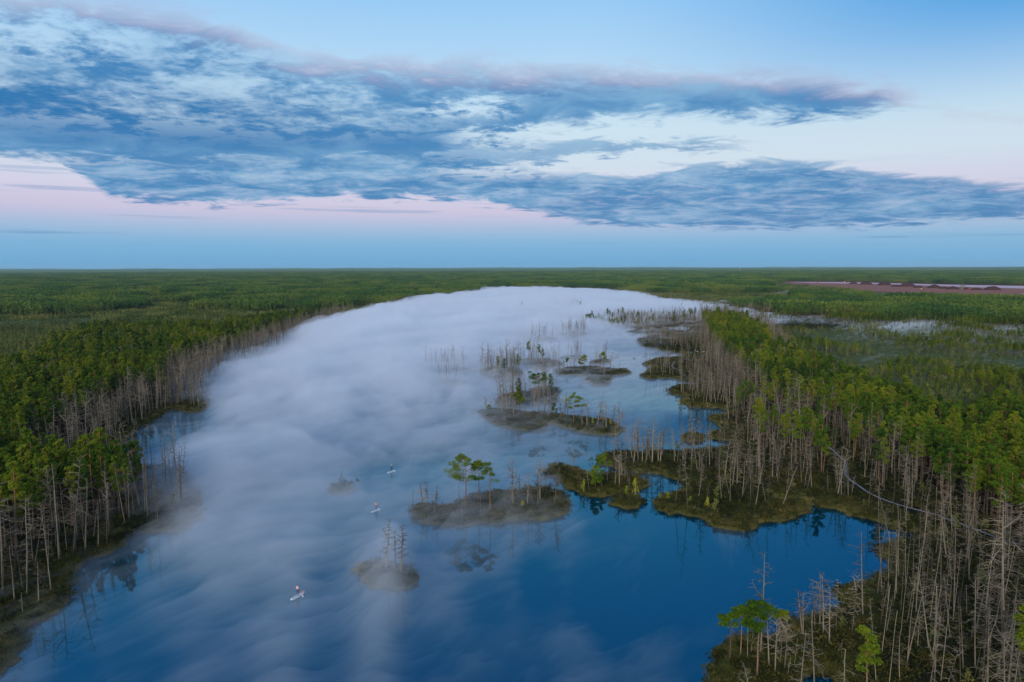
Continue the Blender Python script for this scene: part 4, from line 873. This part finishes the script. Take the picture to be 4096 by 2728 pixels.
# fallen trunks
def log_(p, q, label, r_=.13):
    a_ = U(p[0], p[1], .6); b_ = U(q[0], q[1], .6); za, zb = ground_z(np.array([a_, b_])); g_ = G(); c_ = (a_ + b_) / 2
    P_ = np.linspace(np.append(a_ - c_, za + .35), np.append(b_ - c_, zb + .3), 7); P_[:, 2] += rng.normal(0, .04, 7); g_.tube(P_, np.linspace(r_, r_ * .45, 7), 6, cap=True)
    bb_ = G()
    for i in range(9):
        k = rng.integers(2, 7); a = rng.uniform(0, 6.28); br = arc(P_[k], (math.cos(a), math.sin(a), .7), rng.uniform(.4, 1.2), .2, 3, rng); bb_.tube(br, np.linspace(.03, .01, 4), 3)
    e = empty('fallen_trunk', (c_[0], c_[1], 0)); tag(e, label, 'fallen tree', 'fallen trunks'); link('trunk', g_.mesh('trunk', [M['dead']], True), e); link('bare_crown', bb_.mesh('bare_crown', [M['dead']]), e)
log_((3983, 2549), (4110, 2600), 'pale fallen trunk on dark ground at the lower right edge', .16)
log_((3196, 2553), (3264, 2612), 'thin broken trunk slanting over the moss of the near point')
log_((3285, 2510), (3320, 2560), 'short fallen trunk between standing ones on the near point')
log_((3180, 1858), (3245, 1882), 'fallen grey trunk among dead pines above the wide peninsula')
log_((2912, 1925), (2985, 1942), 'fallen trunk lying across the wide peninsula behind its front trees')
log_((3262, 2655), (3300, 2700), 'broken limb lying beside the dark pool at the bottom')

# ------------------------------------------------------------------ people and boards
def skinned(verts, edges, radii, name, mats, root=0, sub=1):
    me = bpy.data.meshes.new(name); me.from_pydata(verts, edges, []); o = bpy.data.objects.new(name, me); C.objects.link(o)
    md = o.modifiers.new('s', 'SKIN'); md.use_smooth_shade = True
    for i, rr in enumerate(radii): me.skin_vertices[0].data[i].radius = (rr, rr) if not isinstance(rr, tuple) else rr
    me.skin_vertices[0].data[root].use_root = True
    o.modifiers.new('u', 'SUBSURF').levels = sub
    bpy.context.view_layer.update(); dg = bpy.context.evaluated_depsgraph_get(); ev = bpy.data.meshes.new_from_object(o.evaluated_get(dg))
    bpy.data.objects.remove(o); bpy.data.meshes.remove(me); ev.name = name; ev.materials.clear()
    for m_ in mats: ev.materials.append(m_)
    return ev
POSE = {}
def pose(kind):
    if kind == 'stand':
        J = dict(pel=(0, 0, .95), spi=(0, .01, 1.16), che=(0, .02, 1.38), nec=(0, .03, 1.51), hd=(0, .05, 1.62), ht=(0, .04, 1.72), shl=(-.19, .02, 1.42), shr=(.19, .02, 1.42), ell=(-.27, .16, 1.22), elr=(.29, .08, 1.17),
                 wrl=(-.10, .36, 1.28), wrr=(.22, .30, 1.00), hal=(-.02, .41, 1.29), har=(.20, .37, .96), hil=(-.1, 0, .91), hir=(.1, 0, .91), knl=(-.14, .07, .50), knr=(.14, .07, .50), anl=(-.16, .0, .09), anr=(.16, .0, .09), tol=(-.17, .17, .04), tor=(.17, .17, .04))
    else:
        J = dict(pel=(0, 0, .14), spi=(0, -.02, .36), che=(0, .02, .58), nec=(0, .04, .71), hd=(0, .06, .82), ht=(0, .05, .92), shl=(-.19, .02, .62), shr=(.19, .02, .62), ell=(-.30, .18, .44), elr=(.30, .20, .42),
                 wrl=(-.26, .42, .48), wrr=(.24, .42, .40), hal=(-.25, .49, .49), har=(.24, .49, .40), hil=(-.1, .02, .12), hir=(.1, .02, .12), knl=(-.17, .44, .30), knr=(.17, .44, .30), anl=(-.13, .80, .09), anr=(.13, .80, .09), tol=(-.14, .88, .19), tor=(.14, .88, .19))
    RD = dict(pel=(.14, .11), spi=(.12, .09), che=(.16, .11), nec=.055, hd=(.075, .09), ht=.07, shl=.06, shr=.06, ell=.045, elr=.045, wrl=.03, wrr=.03, hal=.038, har=.038, hil=.10, hir=.10, knl=.065, knr=.065, anl=.042, anr=.042, tol=.038, tor=.038)
    E = [('pel', 'spi'), ('spi', 'che'), ('che', 'nec'), ('nec', 'hd'), ('hd', 'ht'), ('che', 'shl'), ('che', 'shr'), ('shl', 'ell'), ('shr', 'elr'), ('ell', 'wrl'), ('elr', 'wrr'), ('wrl', 'hal'), ('wrr', 'har'), ('pel', 'hil'), ('pel', 'hir'),
         ('hil', 'knl'), ('hir', 'knr'), ('knl', 'anl'), ('knr', 'anr'), ('anl', 'tol'), ('anr', 'tor')]
    def build(keys, f, name):
        ks = [k for k in J if k in keys]; ix = {k: i for i, k in enumerate(ks)}
        ed = [(ix[a_], ix[b_]) for a_, b_ in E if a_ in ix and b_ in ix]
        rd = [tuple(x * f for x in RD[k]) if isinstance(RD[k], tuple) else RD[k] * f for k in ks]
        return skinned([J[k] for k in ks], ed, rd, name, [M['skin']])
    body = build(set(J), 1.0, 'body')
    jac = build({'pel', 'spi', 'che', 'shl', 'shr', 'ell', 'elr', 'wrl', 'wrr'}, 1.22, 'jacket')
    tro = build({'pel', 'hil', 'hir', 'knl', 'knr', 'anl', 'anr'}, 1.2, 'trousers')
    f = G()                                               # fingers, nose, ears
    for hk, wk, sx in (('hal', 'wrl', 1), ('har', 'wrr', -1)):
        c = np.array(J[hk]); d_ = c - np.array(J[wk]); d_ /= np.linalg.norm(d_); sd_ = np.cross(d_, (0, 0, 1)); sd_ /= np.linalg.norm(sd_)
        for k in range(4):
            o_ = c + sd_ * (k - 1.5) * .019; ln = (.07, .08, .075, .06)[k]; f.tube([o_, o_ + d_ * ln * .6, o_ + d_ * ln * .8 + np.array([0, 0, -.03])], [.009, .009, .007], 5, cap=True)
        f.tube([c - d_ * .01 + sd_ * .03 * sx, c + sd_ * .055 * sx + d_ * .02, c + sd_ * .05 * sx + d_ * .045], [.011, .01, .008], 5, cap=True)
    hd = np.array(J['hd']); f.tube([hd + (0, .085, .01), hd + (0, .115, -.015)], [.008, .014], 5, cap=True)
    for sx in (-1, 1): f.ball(hd + np.array((.078 * sx, 0, -.005)), (.01, .02, .03)); f.ball(hd + np.array((.03 * sx, .085, .022)), (.012, .01, .008), 1, 6)
    f.tube([hd + (-.022, .085, -.045), hd + (.022, .085, -.045)], [.006, .006], 4, 2)
    hr = G(); hr.ball(hd + np.array((0, -.02, .045)), (.094, .105, .085), 0, 10)
    POSE[kind] = (body, jac, tro, f, hr, J)
pose('stand'); pose('sit')
FACE = {k: v[3].mesh('face_and_fingers', [M['skin'], M['darkcloth'], M['jred']], True) for k, v in POSE.items()}
def person(kind, x, y, z, rz, jacket, hair, label, legs='darkcloth'):
    body, jac, tro, f, hr, J = POSE[kind]
    e = empty('person', (x, y, z), rz); tag(e, label, 'person'); bd = link('body', body, e); link('face_and_fingers', FACE[kind], bd)
    for nm, me, mt in (('jacket', jac, jacket), ('trousers', tro, legs)):
        me2 = me.copy(); me2.materials.clear(); me2.materials.append(M[mt]); link(nm, me2, e)
    link('hair', hr.mesh('hair', [M[hair]], True), e); return e
def board(x, y, z, rz, colr, label, L_=2.8, tilt=0, rail='teal'):
    t = np.linspace(-1, 1, 17); w = .40 * np.sqrt(np.clip(1 - np.abs(t) ** 3.2, 0, 1)) * np.where(t > .4, 1 - .35 * (t - .4), 1); lift = .16 * np.clip(t - .55, 0, 1) ** 2 * 4
    V = []; T = []
    for ti, wi, li in zip(t, w, lift):
        wi = max(wi, .015); yy = ti * L_ / 2
        V += [(-wi * .8, yy, -.05 + li), (-wi, yy, .02 + li), (-wi * .88, yy, .075 + li), (wi * .88, yy, .075 + li), (wi, yy, .02 + li), (wi * .8, yy, -.05 + li)]
    for i in range(16):
        for j in range(6):
            a_, b_, c_, d_ = i * 6 + j, i * 6 + (j + 1) % 6, (i + 1) * 6 + (j + 1) % 6, (i + 1) * 6 + j; T += [(a_, b_, c_), (a_, c_, d_)]
    T += [(0, i + 1, i) for i in range(1, 5)][:4] + [(96, 96 + i, 97 + i) for i in range(1, 5)]
    g_ = G(); g_.add(V, T); e = empty('paddle_board', (x, y, z), rz); e.rotation_euler = (tilt, 0, rz); tag(e, label, 'paddle board'); link('hull', g_.mesh('hull', [M[colr]], True), e)
    p_ = G(); p_.box((-.28, -1.1, .077), (.28, .5, .085)); link('deck_pad', p_.mesh('deck_pad', [M['pad']]), e)
    f_ = G(); f_.box((-.01, -1.45, -.2), (.01, -1.25, -.05)); link('fin', f_.mesh('fin', [M[rail]]), e); return e
def paddle(x, y, z, rz, kind, label, double=False):
    g_ = G(); bl = G(); J = POSE[kind][5]; a_ = np.array(J['hal']); c_ = np.array(J['har']); d_ = (c_ - a_) / np.linalg.norm(c_ - a_)
    if not double:
        p0 = a_ - d_ * .15; p1 = a_ + d_ * 1.35; g_.tube([p0, p1], [.018, .018], 6, cap=True); bl.tube([p1, p1 + d_ * .1, p1 + d_ * .32, p1 + d_ * .42], [.02, .09, .10, .03], 4, cap=True); bls = [bl]
    else:
        mid = (a_ + c_) / 2; p0 = mid - d_ * .85; p1 = mid + d_ * .85; g_.tube([p0, p1], [.018, .018], 6, cap=True); bls = []
        for q, s_ in ((p0, -1), (p1, 1)):
            k_ = G(); k_.tube([q, q + s_ * d_ * .1, q + s_ * d_ * .32, q + s_ * d_ * .42], [.02, .09, .10, .03], 4, cap=True); bls.append(k_)
    e = empty('paddle', (x, y, z), rz); tag(e, label, 'paddle'); link('shaft', g_.mesh('shaft', [M['darkcloth']]), e)
    for k_ in bls: link('blade', k_.mesh('blade', [M['white'] if not double else M['darkcloth']]), e)
def bag(x, y, z, colr, label):
    g_ = G(); g_.tube([(-.25, 0, 0), (-.2, 0, 0), (.2, 0, 0), (.25, 0, 0)], [.1, .17, .17, .1], 10, cap=True); st_ = G(); st_.tube([(-.03, 0, 0), (.03, 0, 0)], [.18, .18], 10)
    e = empty('dry_bag', (x, y, z)); tag(e, label, 'bag'); link('sack', g_.mesh('sack', [M[colr]], True), e); link('strap', st_.mesh('strap', [M['darkcloth']]), e)
def crew(px, py, rz, kind, bcol, jacket, hair, dl, who, bg_=None, dbl=False, scale=1):
    p = U(px, py, .05); x, y = p
    board(x, y, .03, rz, bcol, '%s board under %s' % (dl, who)); person(kind, x, y, .11, rz, jacket, hair, 'person %s %s' % ('standing' if kind == 'stand' else 'sitting', who[7:] if who.startswith('person ') else who))
    paddle(x, y, .11, rz, kind, 'paddle of %s' % who, dbl)
    if bg_:
        f = np.array([-math.sin(rz), math.cos(rz)]) * 1.15; bag(x + f[0], y + f[1], .27, bg_[0], bg_[1])
crew(1566, 1886, -.62, 'stand', 'white', 'jteal', 'blond', 'white', 'person in dark teal with fair hair, farthest of three in the fog', ('teal', 'teal bag strapped on the board farthest out in the fog'))
crew(1504, 2041, -.62, 'stand', 'white', 'jsalmon', 'hair', 'white', 'person in a salmon jacket, middle of three in the fog', ('teal', 'teal bag on the board of the paddler in salmon'), False)
crew(1190, 2384, -.5, 'stand', 'white', 'jpink', 'hair', 'white', 'person in dusky pink, nearest of three in the fog', ('jsalmon', 'reddish bag on the nearest board in the fog'))
crew(2397, 1424, .6, 'stand', 'teal', 'jyellow', 'hair', 'teal', 'person in lime yellow left of the dark leaning pine')
crew(2435, 1415, 1.3, 'stand', 'white', 'jyellow', 'hair', 'white', 'person in yellow farthest back in the group, right of the dark pine')
crew(2466, 1428, .3, 'sit', 'lilac', 'jmagenta', 'hair', 'lilac', 'person in magenta beside a yellow one')
crew(2474, 1423, -.4, 'stand', 'lilac', 'jyellow', 'hair', 'lilac', 'person in yellow right beside the magenta one')
crew(2539, 1434, 1.45, 'sit', 'teal', 'jred', 'hair', 'teal', 'person in orange-red alone in mid channel', None, True)
crew(2588, 1418, .9, 'sit', 'teal', 'jdark', 'hair', 'teal', 'person in dark teal, left of two near the inlet', None, True)
crew(2612, 1420, 1.5, 'sit', 'teal', 'jdark', 'hair', 'dark teal', 'person in dark clothes, right of two near the inlet', None, True)
crew(2692, 1421, 1.4, 'sit', 'white', 'jred', 'hair', 'white', 'person in orange-red inside the narrow inlet behind trunks')
for px, py, kind, jk, lab in [(2780, 1413, 'stand', 'jbrown', 'person in dark brown standing on the bank behind the teal board'), (2789, 1414, 'sit', 'jwhite', 'person in a white top sitting on the bank among the boards'), (2806, 1413, 'stand', 'jpurple', 'person in purple standing furthest right on the bank')]:
    p = U(px, py, .5); person(kind, p[0], p[1], float(ground_z(p[None])[0]), 2.4, jk, 'hair', lab)
for px, py, rz, cc, lab in [(2764, 1414, 1.35, 'teal', 'teal board lying on the bank at the end of the inlet'), (2799, 1413, 1.5, 'lilac', 'lilac board lying on the bank beside the purple person'), (2822, 1412, 1.2, 'white', 'pale board on the bank right of the lilac one')]:
    p = U(px, py, .5); board(p[0], p[1], float(ground_z(p[None])[0]) + .3, rz, cc, lab, 3.6, .12)

# ------------------------------------------------------------------ peat field, heaps and machines
c_ = PEATF.mean(0); g = G(); Vp = np.column_stack([PEATF, np.full(len(PEATF), 1.25)]); n_ = len(Vp)
g.add(np.vstack([Vp, [c_[0], c_[1], 1.25]]), [(i, (i + 1) % n_, n_) for i in range(n_)]); tag(link('peat_field', g.mesh('peat_field', [M['peat']])), kind='structure')
g = G(); Vp = UP([(3150, 1127.5), (3400, 1129), (3800, 1139), (4500, 1151), (4500, 1164), (3900, 1149), (3560, 1137), (3250, 1131)], 1.3); cc_ = Vp.mean(0); n_ = len(Vp)
g.add(np.column_stack([np.vstack([Vp, [cc_]]), np.full(n_ + 1, 1.32)]), [(i, (i + 1) % n_, n_) for i in range(n_)]); tag(link('peat_field', g.mesh('peat_field', [M['mistpeat']])), kind='structure')  # far strip: mist and wet sheen painted as a pale sheet on the peat
HE = [(3413, 1136, 80, 'leftmost'), (3464, 1138, 110, 'second'), (3538, 1141, 120, 'third'), (3584, 1147, 80, 'low fourth'), (3629, 1146, 135, 'fifth'), (3673, 1151, 80, 'low sixth'), (3736, 1152, 115, 'seventh'), (3777, 1155, 80, 'low eighth'), (3812, 1157, 100, 'ninth'), (3868, 1158, 70, 'tenth'), (3906, 1160, 90, 'eleventh'), (3969, 1160, 130, 'twelfth')]
for k, (px, py, w_, nm) in enumerate(HE):
    p = U(px, py, 1.2); d = np.hypot(*p); wd = w_ * .4229 / 4 * d / FPX; hh = wd * .24; r_ = np.random.default_rng(k); nx = 24
    uu = np.linspace(-1, 1, nx); GX, GY = np.meshgrid(uu, uu); rr = np.sqrt(GX ** 2 + GY ** 2); zz = hh * np.clip(1 - rr ** 2, 0, 1) ** .8 * (.85 + .3 * fbm(GX * 2 + k * 7, GY * 2, 3, k)) - .3
    i = (np.arange(nx - 1)[:, None] * nx + np.arange(nx - 1)[None]).ravel(); me = make_mesh('peat_heap', np.column_stack([GX.ravel() * wd / 2, GY.ravel() * wd / 2.4, zz.ravel()]), np.stack([i, i + 1, i + 1 + nx, i + nx], -1), None, [M['heap']], True)
    o = link('peat_heap', me); o.location = (p[0], p[1], 1.2); tag(o, 'brown peat heap, %s of the row from the left on the peat field' % nm, 'peat heap', 'peat heaps on the field')
def machine(px, py, colr, label, lamp=False, s=1.6):
    p = U(px, py, 1.2); e = empty('tractor', (p[0], p[1], 1.25), 1.2); e.scale = (s, s, s); tag(e, label, 'tractor')
    g_ = G(); g_.box((-.6, -.2, .6), (.6, 2.2, 1.5)); g_.box((-.9, -1.9, .7), (.9, -.3, 1.2)); link('body', g_.mesh('body', [M[colr]]), e)
    cb = G(); cb.box((-.75, -1.6, 1.22), (.75, -.25, 2.5)); c1 = link('cab', cb.mesh('cab', [M['glass']]), e); rf = G(); rf.box((-.85, -1.7, 2.52), (.85, -.15, 2.65)); link('cab_roof', rf.mesh('cab_roof', [M[colr]]), e)
    for sx in (-1, 1):
        for yy, rr_ in ((-1.1, .85), (1.6, .55)):
            w_ = G(); w_.tube([(sx * .95 - .18, yy, rr_), (sx * .95 + .18, yy, rr_)], [rr_, rr_], 14, cap=True); link('wheel', w_.mesh('wheel', [M['rubber']]), e)
        hl = G(); hl.tube([(sx * .4, 2.21, 1.2), (sx * .4, 2.27, 1.2)], [.16, .16], 8, cap=True); link('headlight', hl.mesh('headlight', [M['lamp'] if lamp else M['white']]), e)
machine(3267, 1132, 'orange', 'orange tractor at the far left end of the peat field'); machine(3381, 1131, 'orange', 'orange peat machine in front of the forest edge', False, 2.2)
machine(3690, 1157, 'orange', 'tractor with lit lamps between the peat heaps', True, 1.2); machine(3880, 1160, 'redpaint', 'red tractor right of the lone tree on the peat field')
# lattice mast on the horizon
p = U(2960, 1072, 0); p = p / np.hypot(*p) * 5600; hm = top_height(p[0], p[1], 1040); e = empty('radio_mast', (p[0], p[1], 0)); tag(e, 'thin red and white lattice mast on the horizon', 'mast')
for k in range(6):
    g_ = G(); z0, z1 = hm * k / 6, hm * (k + 1) / 6
    w0, w1 = 2.6 - 2.0 * k / 6, 2.6 - 2.0 * (k + 1) / 6
    cs = [(-1, -1), (1, -1), (1, 1), (-1, 1)]
    for j in range(4):
        a_, b_ = cs[j], cs[(j + 1) % 4]; g_.tube([(a_[0] * w0, a_[1] * w0, z0), (a_[0] * w1, a_[1] * w1, z1)], [.35, .35], 4); g_.tube([(a_[0] * w0, a_[1] * w0, z0), (b_[0] * w1, b_[1] * w1, z1)], [.2, .2], 3)
    link('mast_section', g_.mesh('mast_section', [M['redpaint'] if k % 2 else M['white']]), e)

# ------------------------------------------------------------------ fog over the lake, mist on the bog, haze
FOG = [(2000, 1185, 8), (2300, 1185, 7), (1800, 1215, 8), (1600, 1262, 9), (2100, 1250, 9), (2500, 1205, 6), (2700, 1228, 4), (2900, 1250, 2.5), (3040, 1288, 1.2), (2350, 1250, 9), (2600, 1240, 7),
 (1350, 1370, 12), (1500, 1330, 13), (1900, 1350, 12), (2200, 1310, 8), (2330, 1320, 4), (2450, 1345, 1.6), (2550, 1300, 1.8), (2700, 1290, .8),
 (1000, 1495, 4), (1200, 1500, 8), (1600, 1500, 11), (1850, 1430, 9), (2000, 1430, 5), (2200, 1400, 3), (2150, 1465, 1.4), (2350, 1390, 1.1), (2500, 1400, .35), (2330, 1500, .8), (2400, 1530, 1.2),
 (870, 1600, 2.8), (850, 1530, 1.8), (1040, 1410, 3.0), (780, 1660, .15), (600, 1780, .1), (650, 1850, 1.0), (1000, 1650, 4.5), (1300, 1650, 7), (1600, 1640, 6.5), (1820, 1600, 3.4), (1950, 1550, 2.0), (2060, 1500, 1.7), (2120, 1590, 1.1), (2300, 1580, .5), (2500, 1560, .4), (2550, 1620, .3), (2650, 1512, .4), (2800, 1500, .0),
 (720, 1720, .25), (900, 1780, 2.8), (1200, 1800, 4.2), (1500, 1760, 3.2), (1700, 1780, 1.9), (1850, 1720, 1.4), (2000, 1710, .9), (2150, 1720, .8), (2100, 1800, .5), (2380, 1740, .7), (2420, 1800, .2), (2700, 1780, 0), (2900, 1780, 0),
 (540, 1800, .15), (700, 1950, 2.0), (900, 1950, 3.4), (1100, 1930, 2.2), (1300, 1900, 1.6), (1380, 1990, 1.0), (1560, 1890, .5), (1480, 1960, .7), (1700, 1900, .6), (1700, 2080, 1.2), (1850, 2090, 1.3), (2050, 2085, 1.3), (2200, 2070, 1.0), (2000, 2000, .75), (2350, 1960, .15), (2470, 1880, .6), (2600, 2050, .15), (2480, 2100, .25),
 (480, 2050, .45), (620, 2100, .8), (800, 2150, 1.9), (1000, 2150, 1.7), (1200, 2120, 1.4), (1330, 2080, .9), (1500, 2150, 1.4), (1700, 2230, 1.1), (1950, 2200, .7), (2200, 2180, .4), (2500, 2180, .25), (2800, 2200, .0), (2900, 2120, .35),
 (150, 2250, .4), (330, 2350, .5), (500, 2250, .2), (700, 2400, .45), (1000, 2400, .7), (1300, 2380, .75), (350, 2480, .4), (745, 1890, 2.8), (720, 2050, 2.2), (570, 1950, .9), (430, 2110, .6), (330, 2240, .55), (150, 2420, .7), (60, 2520, .7), (250, 2120, .35), (1200, 2250, 1.5), (1000, 2280, 1.3), (1150, 2500, .8), (1550, 2310, 5.5), (1700, 2420, .7), (1950, 2400, .25), (2150, 2300, .1), (2400, 2400, .05), (2700, 2300, 0), (3100, 2250, 0),
 (60, 2600, .5), (300, 2600, .15), (550, 2650, .25), (450, 2480, .2), (900, 2650, .5), (1300, 2650, .35), (1700, 2620, .3), (2000, 2700, .5), (2300, 2650, .55), (2600, 2720, .35), (2850, 2700, .2),
 (400, 1600, 0), (0, 1700, 0), (250, 1950, 0), (600, 1500, 0), (780, 1400, 0), (950, 1340, 0), (1150, 1280, 0), (1400, 1225, 0), (1650, 1165, 0), (1900, 1140, 0), (2200, 1128, 0), (2500, 1150, 0), (2750, 1195, 0), (0, 1300, 0), (1040, 1222, 0), (1200, 1205, 0), (900, 1240, 0), (1100, 1250, 0), (0, 2000, 0), (800, 1200, .0), (2000, 1100, 0), (400, 1120, 0),
 (3000, 1500, 0), (3300, 1900, 0), (3700, 2300, 0), (3500, 2600, 0), (3200, 1330, .12), (2850, 1400, .0), (4100, 2000, 0), (4100, 1600, 0), (3100, 1230, 0), (3900, 2700, 0), (3300, 2600, .1),
 (3450, 1285, 1.2), (3600, 1300, 1.5), (3850, 1300, 1.3), (4100, 1310, 1.3), (3750, 1222, .8), (4000, 1218, .8), (3500, 1225, .5), (3600, 1345, .6), (3900, 1350, .6), (3250, 1165, .6), (3100, 1160, .55), (3350, 1175, .4), (3500, 1400, .5), (4000, 1420, .45), (3700, 1460, .35), (3300, 1390, .4), (3600, 1155, .25), (3900, 1147, .3), (3650, 1140, .3), (3300, 1110, 0), (3900, 1110, 0)]
F = np.array(FOG, float); F[(F[:, 1] > 1850) & (F[:, 2] >= .8) & (F[:, 0] < 1500), 2] *= 1.6; F[:, 2] = np.maximum(0, 9 * (F[:, 2] / 9) ** .62 - .5); nr_ = (F[:, 1] > 2060) & (F[:, 0] < 2300) & ~((F[:, 0] == 1550) & (F[:, 1] == 2310)); F[nr_, 2] *= 1.08; Fp = UP(F[:, :2]); fa = np.degrees(np.arctan2(Fp[:, 0], Fp[:, 1])); fl = np.log(np.hypot(Fp[:, 0], Fp[:, 1])) * 18
NA3, ND3 = 400, 360
a3 = np.radians(np.linspace(-46, 46, NA3)); dep3 = np.linspace(math.atan2(H, 64), math.atan2(H, 2550), ND3); d3 = H / np.tan(dep3)
A3, D3 = np.meshgrid(a3, d3); x3 = (D3 * np.sin(A3)).ravel(); y3 = (D3 * np.cos(A3)).ravel(); aa = np.degrees(A3.ravel()); ll = np.log(D3.ravel()) * 18
T3 = np.zeros(len(x3))
for s_ in range(0, len(x3), 20000):
    q = (aa[s_:s_ + 20000, None] - fa) ** 2 + (ll[s_:s_ + 20000, None] - fl) ** 2; w_ = 1 / (q + 2.0) ** 2; T3[s_:s_ + 20000] = (w_ * F[:, 2]).sum(1) / w_.sum(1)
ang = R(50); u3 = x3 * math.cos(ang) + y3 * math.sin(ang); v3 = -x3 * math.sin(ang) + y3 * math.cos(ang)
def fogtop(T, seed, sc, fray=1.0):
    """height of a fog layer: billows and drawn-out wisps, frayed where it thins out"""
    wu = fbm(x3 / 60, y3 / 60, 2, seed + 40) * 30; wv = fbm(x3 / 45, y3 / 45, 2, seed + 50) * 22
    n1 = fbm((u3 + wu) / (70 * sc), (v3 + wv) / (20 * sc), 4, seed, .55); n2 = 1 - 2 * np.abs(fbm((u3 + wu) / (26 * sc), (v3 + wv) / (9 * sc), 4, seed + 9, .6) - .5)
    near = np.minimum(T, 4)
    n3 = 1 - 2 * np.abs(fbm((u3 + wu) / (9 * sc), (v3 + wv) / (4 * sc), 3, seed + 21, .6) - .5)
    return T * (.12 + 1.65 * n1 ** 1.15) * fray + T * .62 * (1 - fray) + ((n2 - .80) * near * 2.1 + (n3 - .8) * np.minimum(T, 3) * .8) * fray
def slab(name, top, m, label, cat):
    n_ = NA3 * ND3; V = np.column_stack([x3, y3, top]); i = (np.arange(ND3 - 1)[:, None] * NA3 + np.arange(NA3 - 1)[None]).ravel()
    T = np.vstack([np.column_stack([i, i + 1, i + 1 + NA3]), np.column_stack([i, i + 1 + NA3, i + NA3])])[:, :]
    rim = np.concatenate([np.arange(NA3), np.arange(1, ND3) * NA3 + NA3 - 1, (ND3 - 1) * NA3 + np.arange(NA3 - 2, -1, -1), np.arange(ND3 - 2, 0, -1) * NA3])
    lowV = V[rim].copy(); lowV[:, 2] = -2.0; k = len(rim); c0 = np.array([[0, 400, -2.0]]); j = np.arange(k); jn = (j + 1) % k
    T2 = np.vstack([np.column_stack([rim[j], n_ + j, n_ + jn]), np.column_stack([rim[j], n_ + jn, rim[jn]]), np.column_stack([n_ + jn, n_ + j, np.full(k, n_ + k)])])
    me = make_mesh(name, np.vstack([V, lowV, c0]), np.vstack([T, T2]), None, [m], True); o = link(name, me); tag(o, label, cat, kind='stuff'); return o
FC = (.93, .972, 1.0)
slab('fog_bank', fogtop(T3 * 1.0, 101, 1.3, .45) - .3, vol('fog', .038, FC, .1), 'white fog bank lying thick along the lake', 'fog')
slab('fog_wisps', fogtop(T3 * 1.25, 141, .75) - .35, vol('mist', .026, FC, .1), 'torn wisps of fog over the water', 'fog')
slab('mist_veil', fogtop(T3 * 1.9, 171, 1.8, .55) - .4, vol('veil', .012, FC, .1), 'thin mist veil drifting over water and bog', 'mist')
g = G(); hx = 23000; g.box((-hx, -2500, -4), (hx, 23500, max(140, hm + 10)))
tag(link('haze', g.mesh('haze', [vol('haze_air', 3.2e-5, (.50, .80, 1.0))])), 'pale bluish haze filling the air over the whole landscape', 'haze', kind='stuff')
print('objects', len(S.objects))
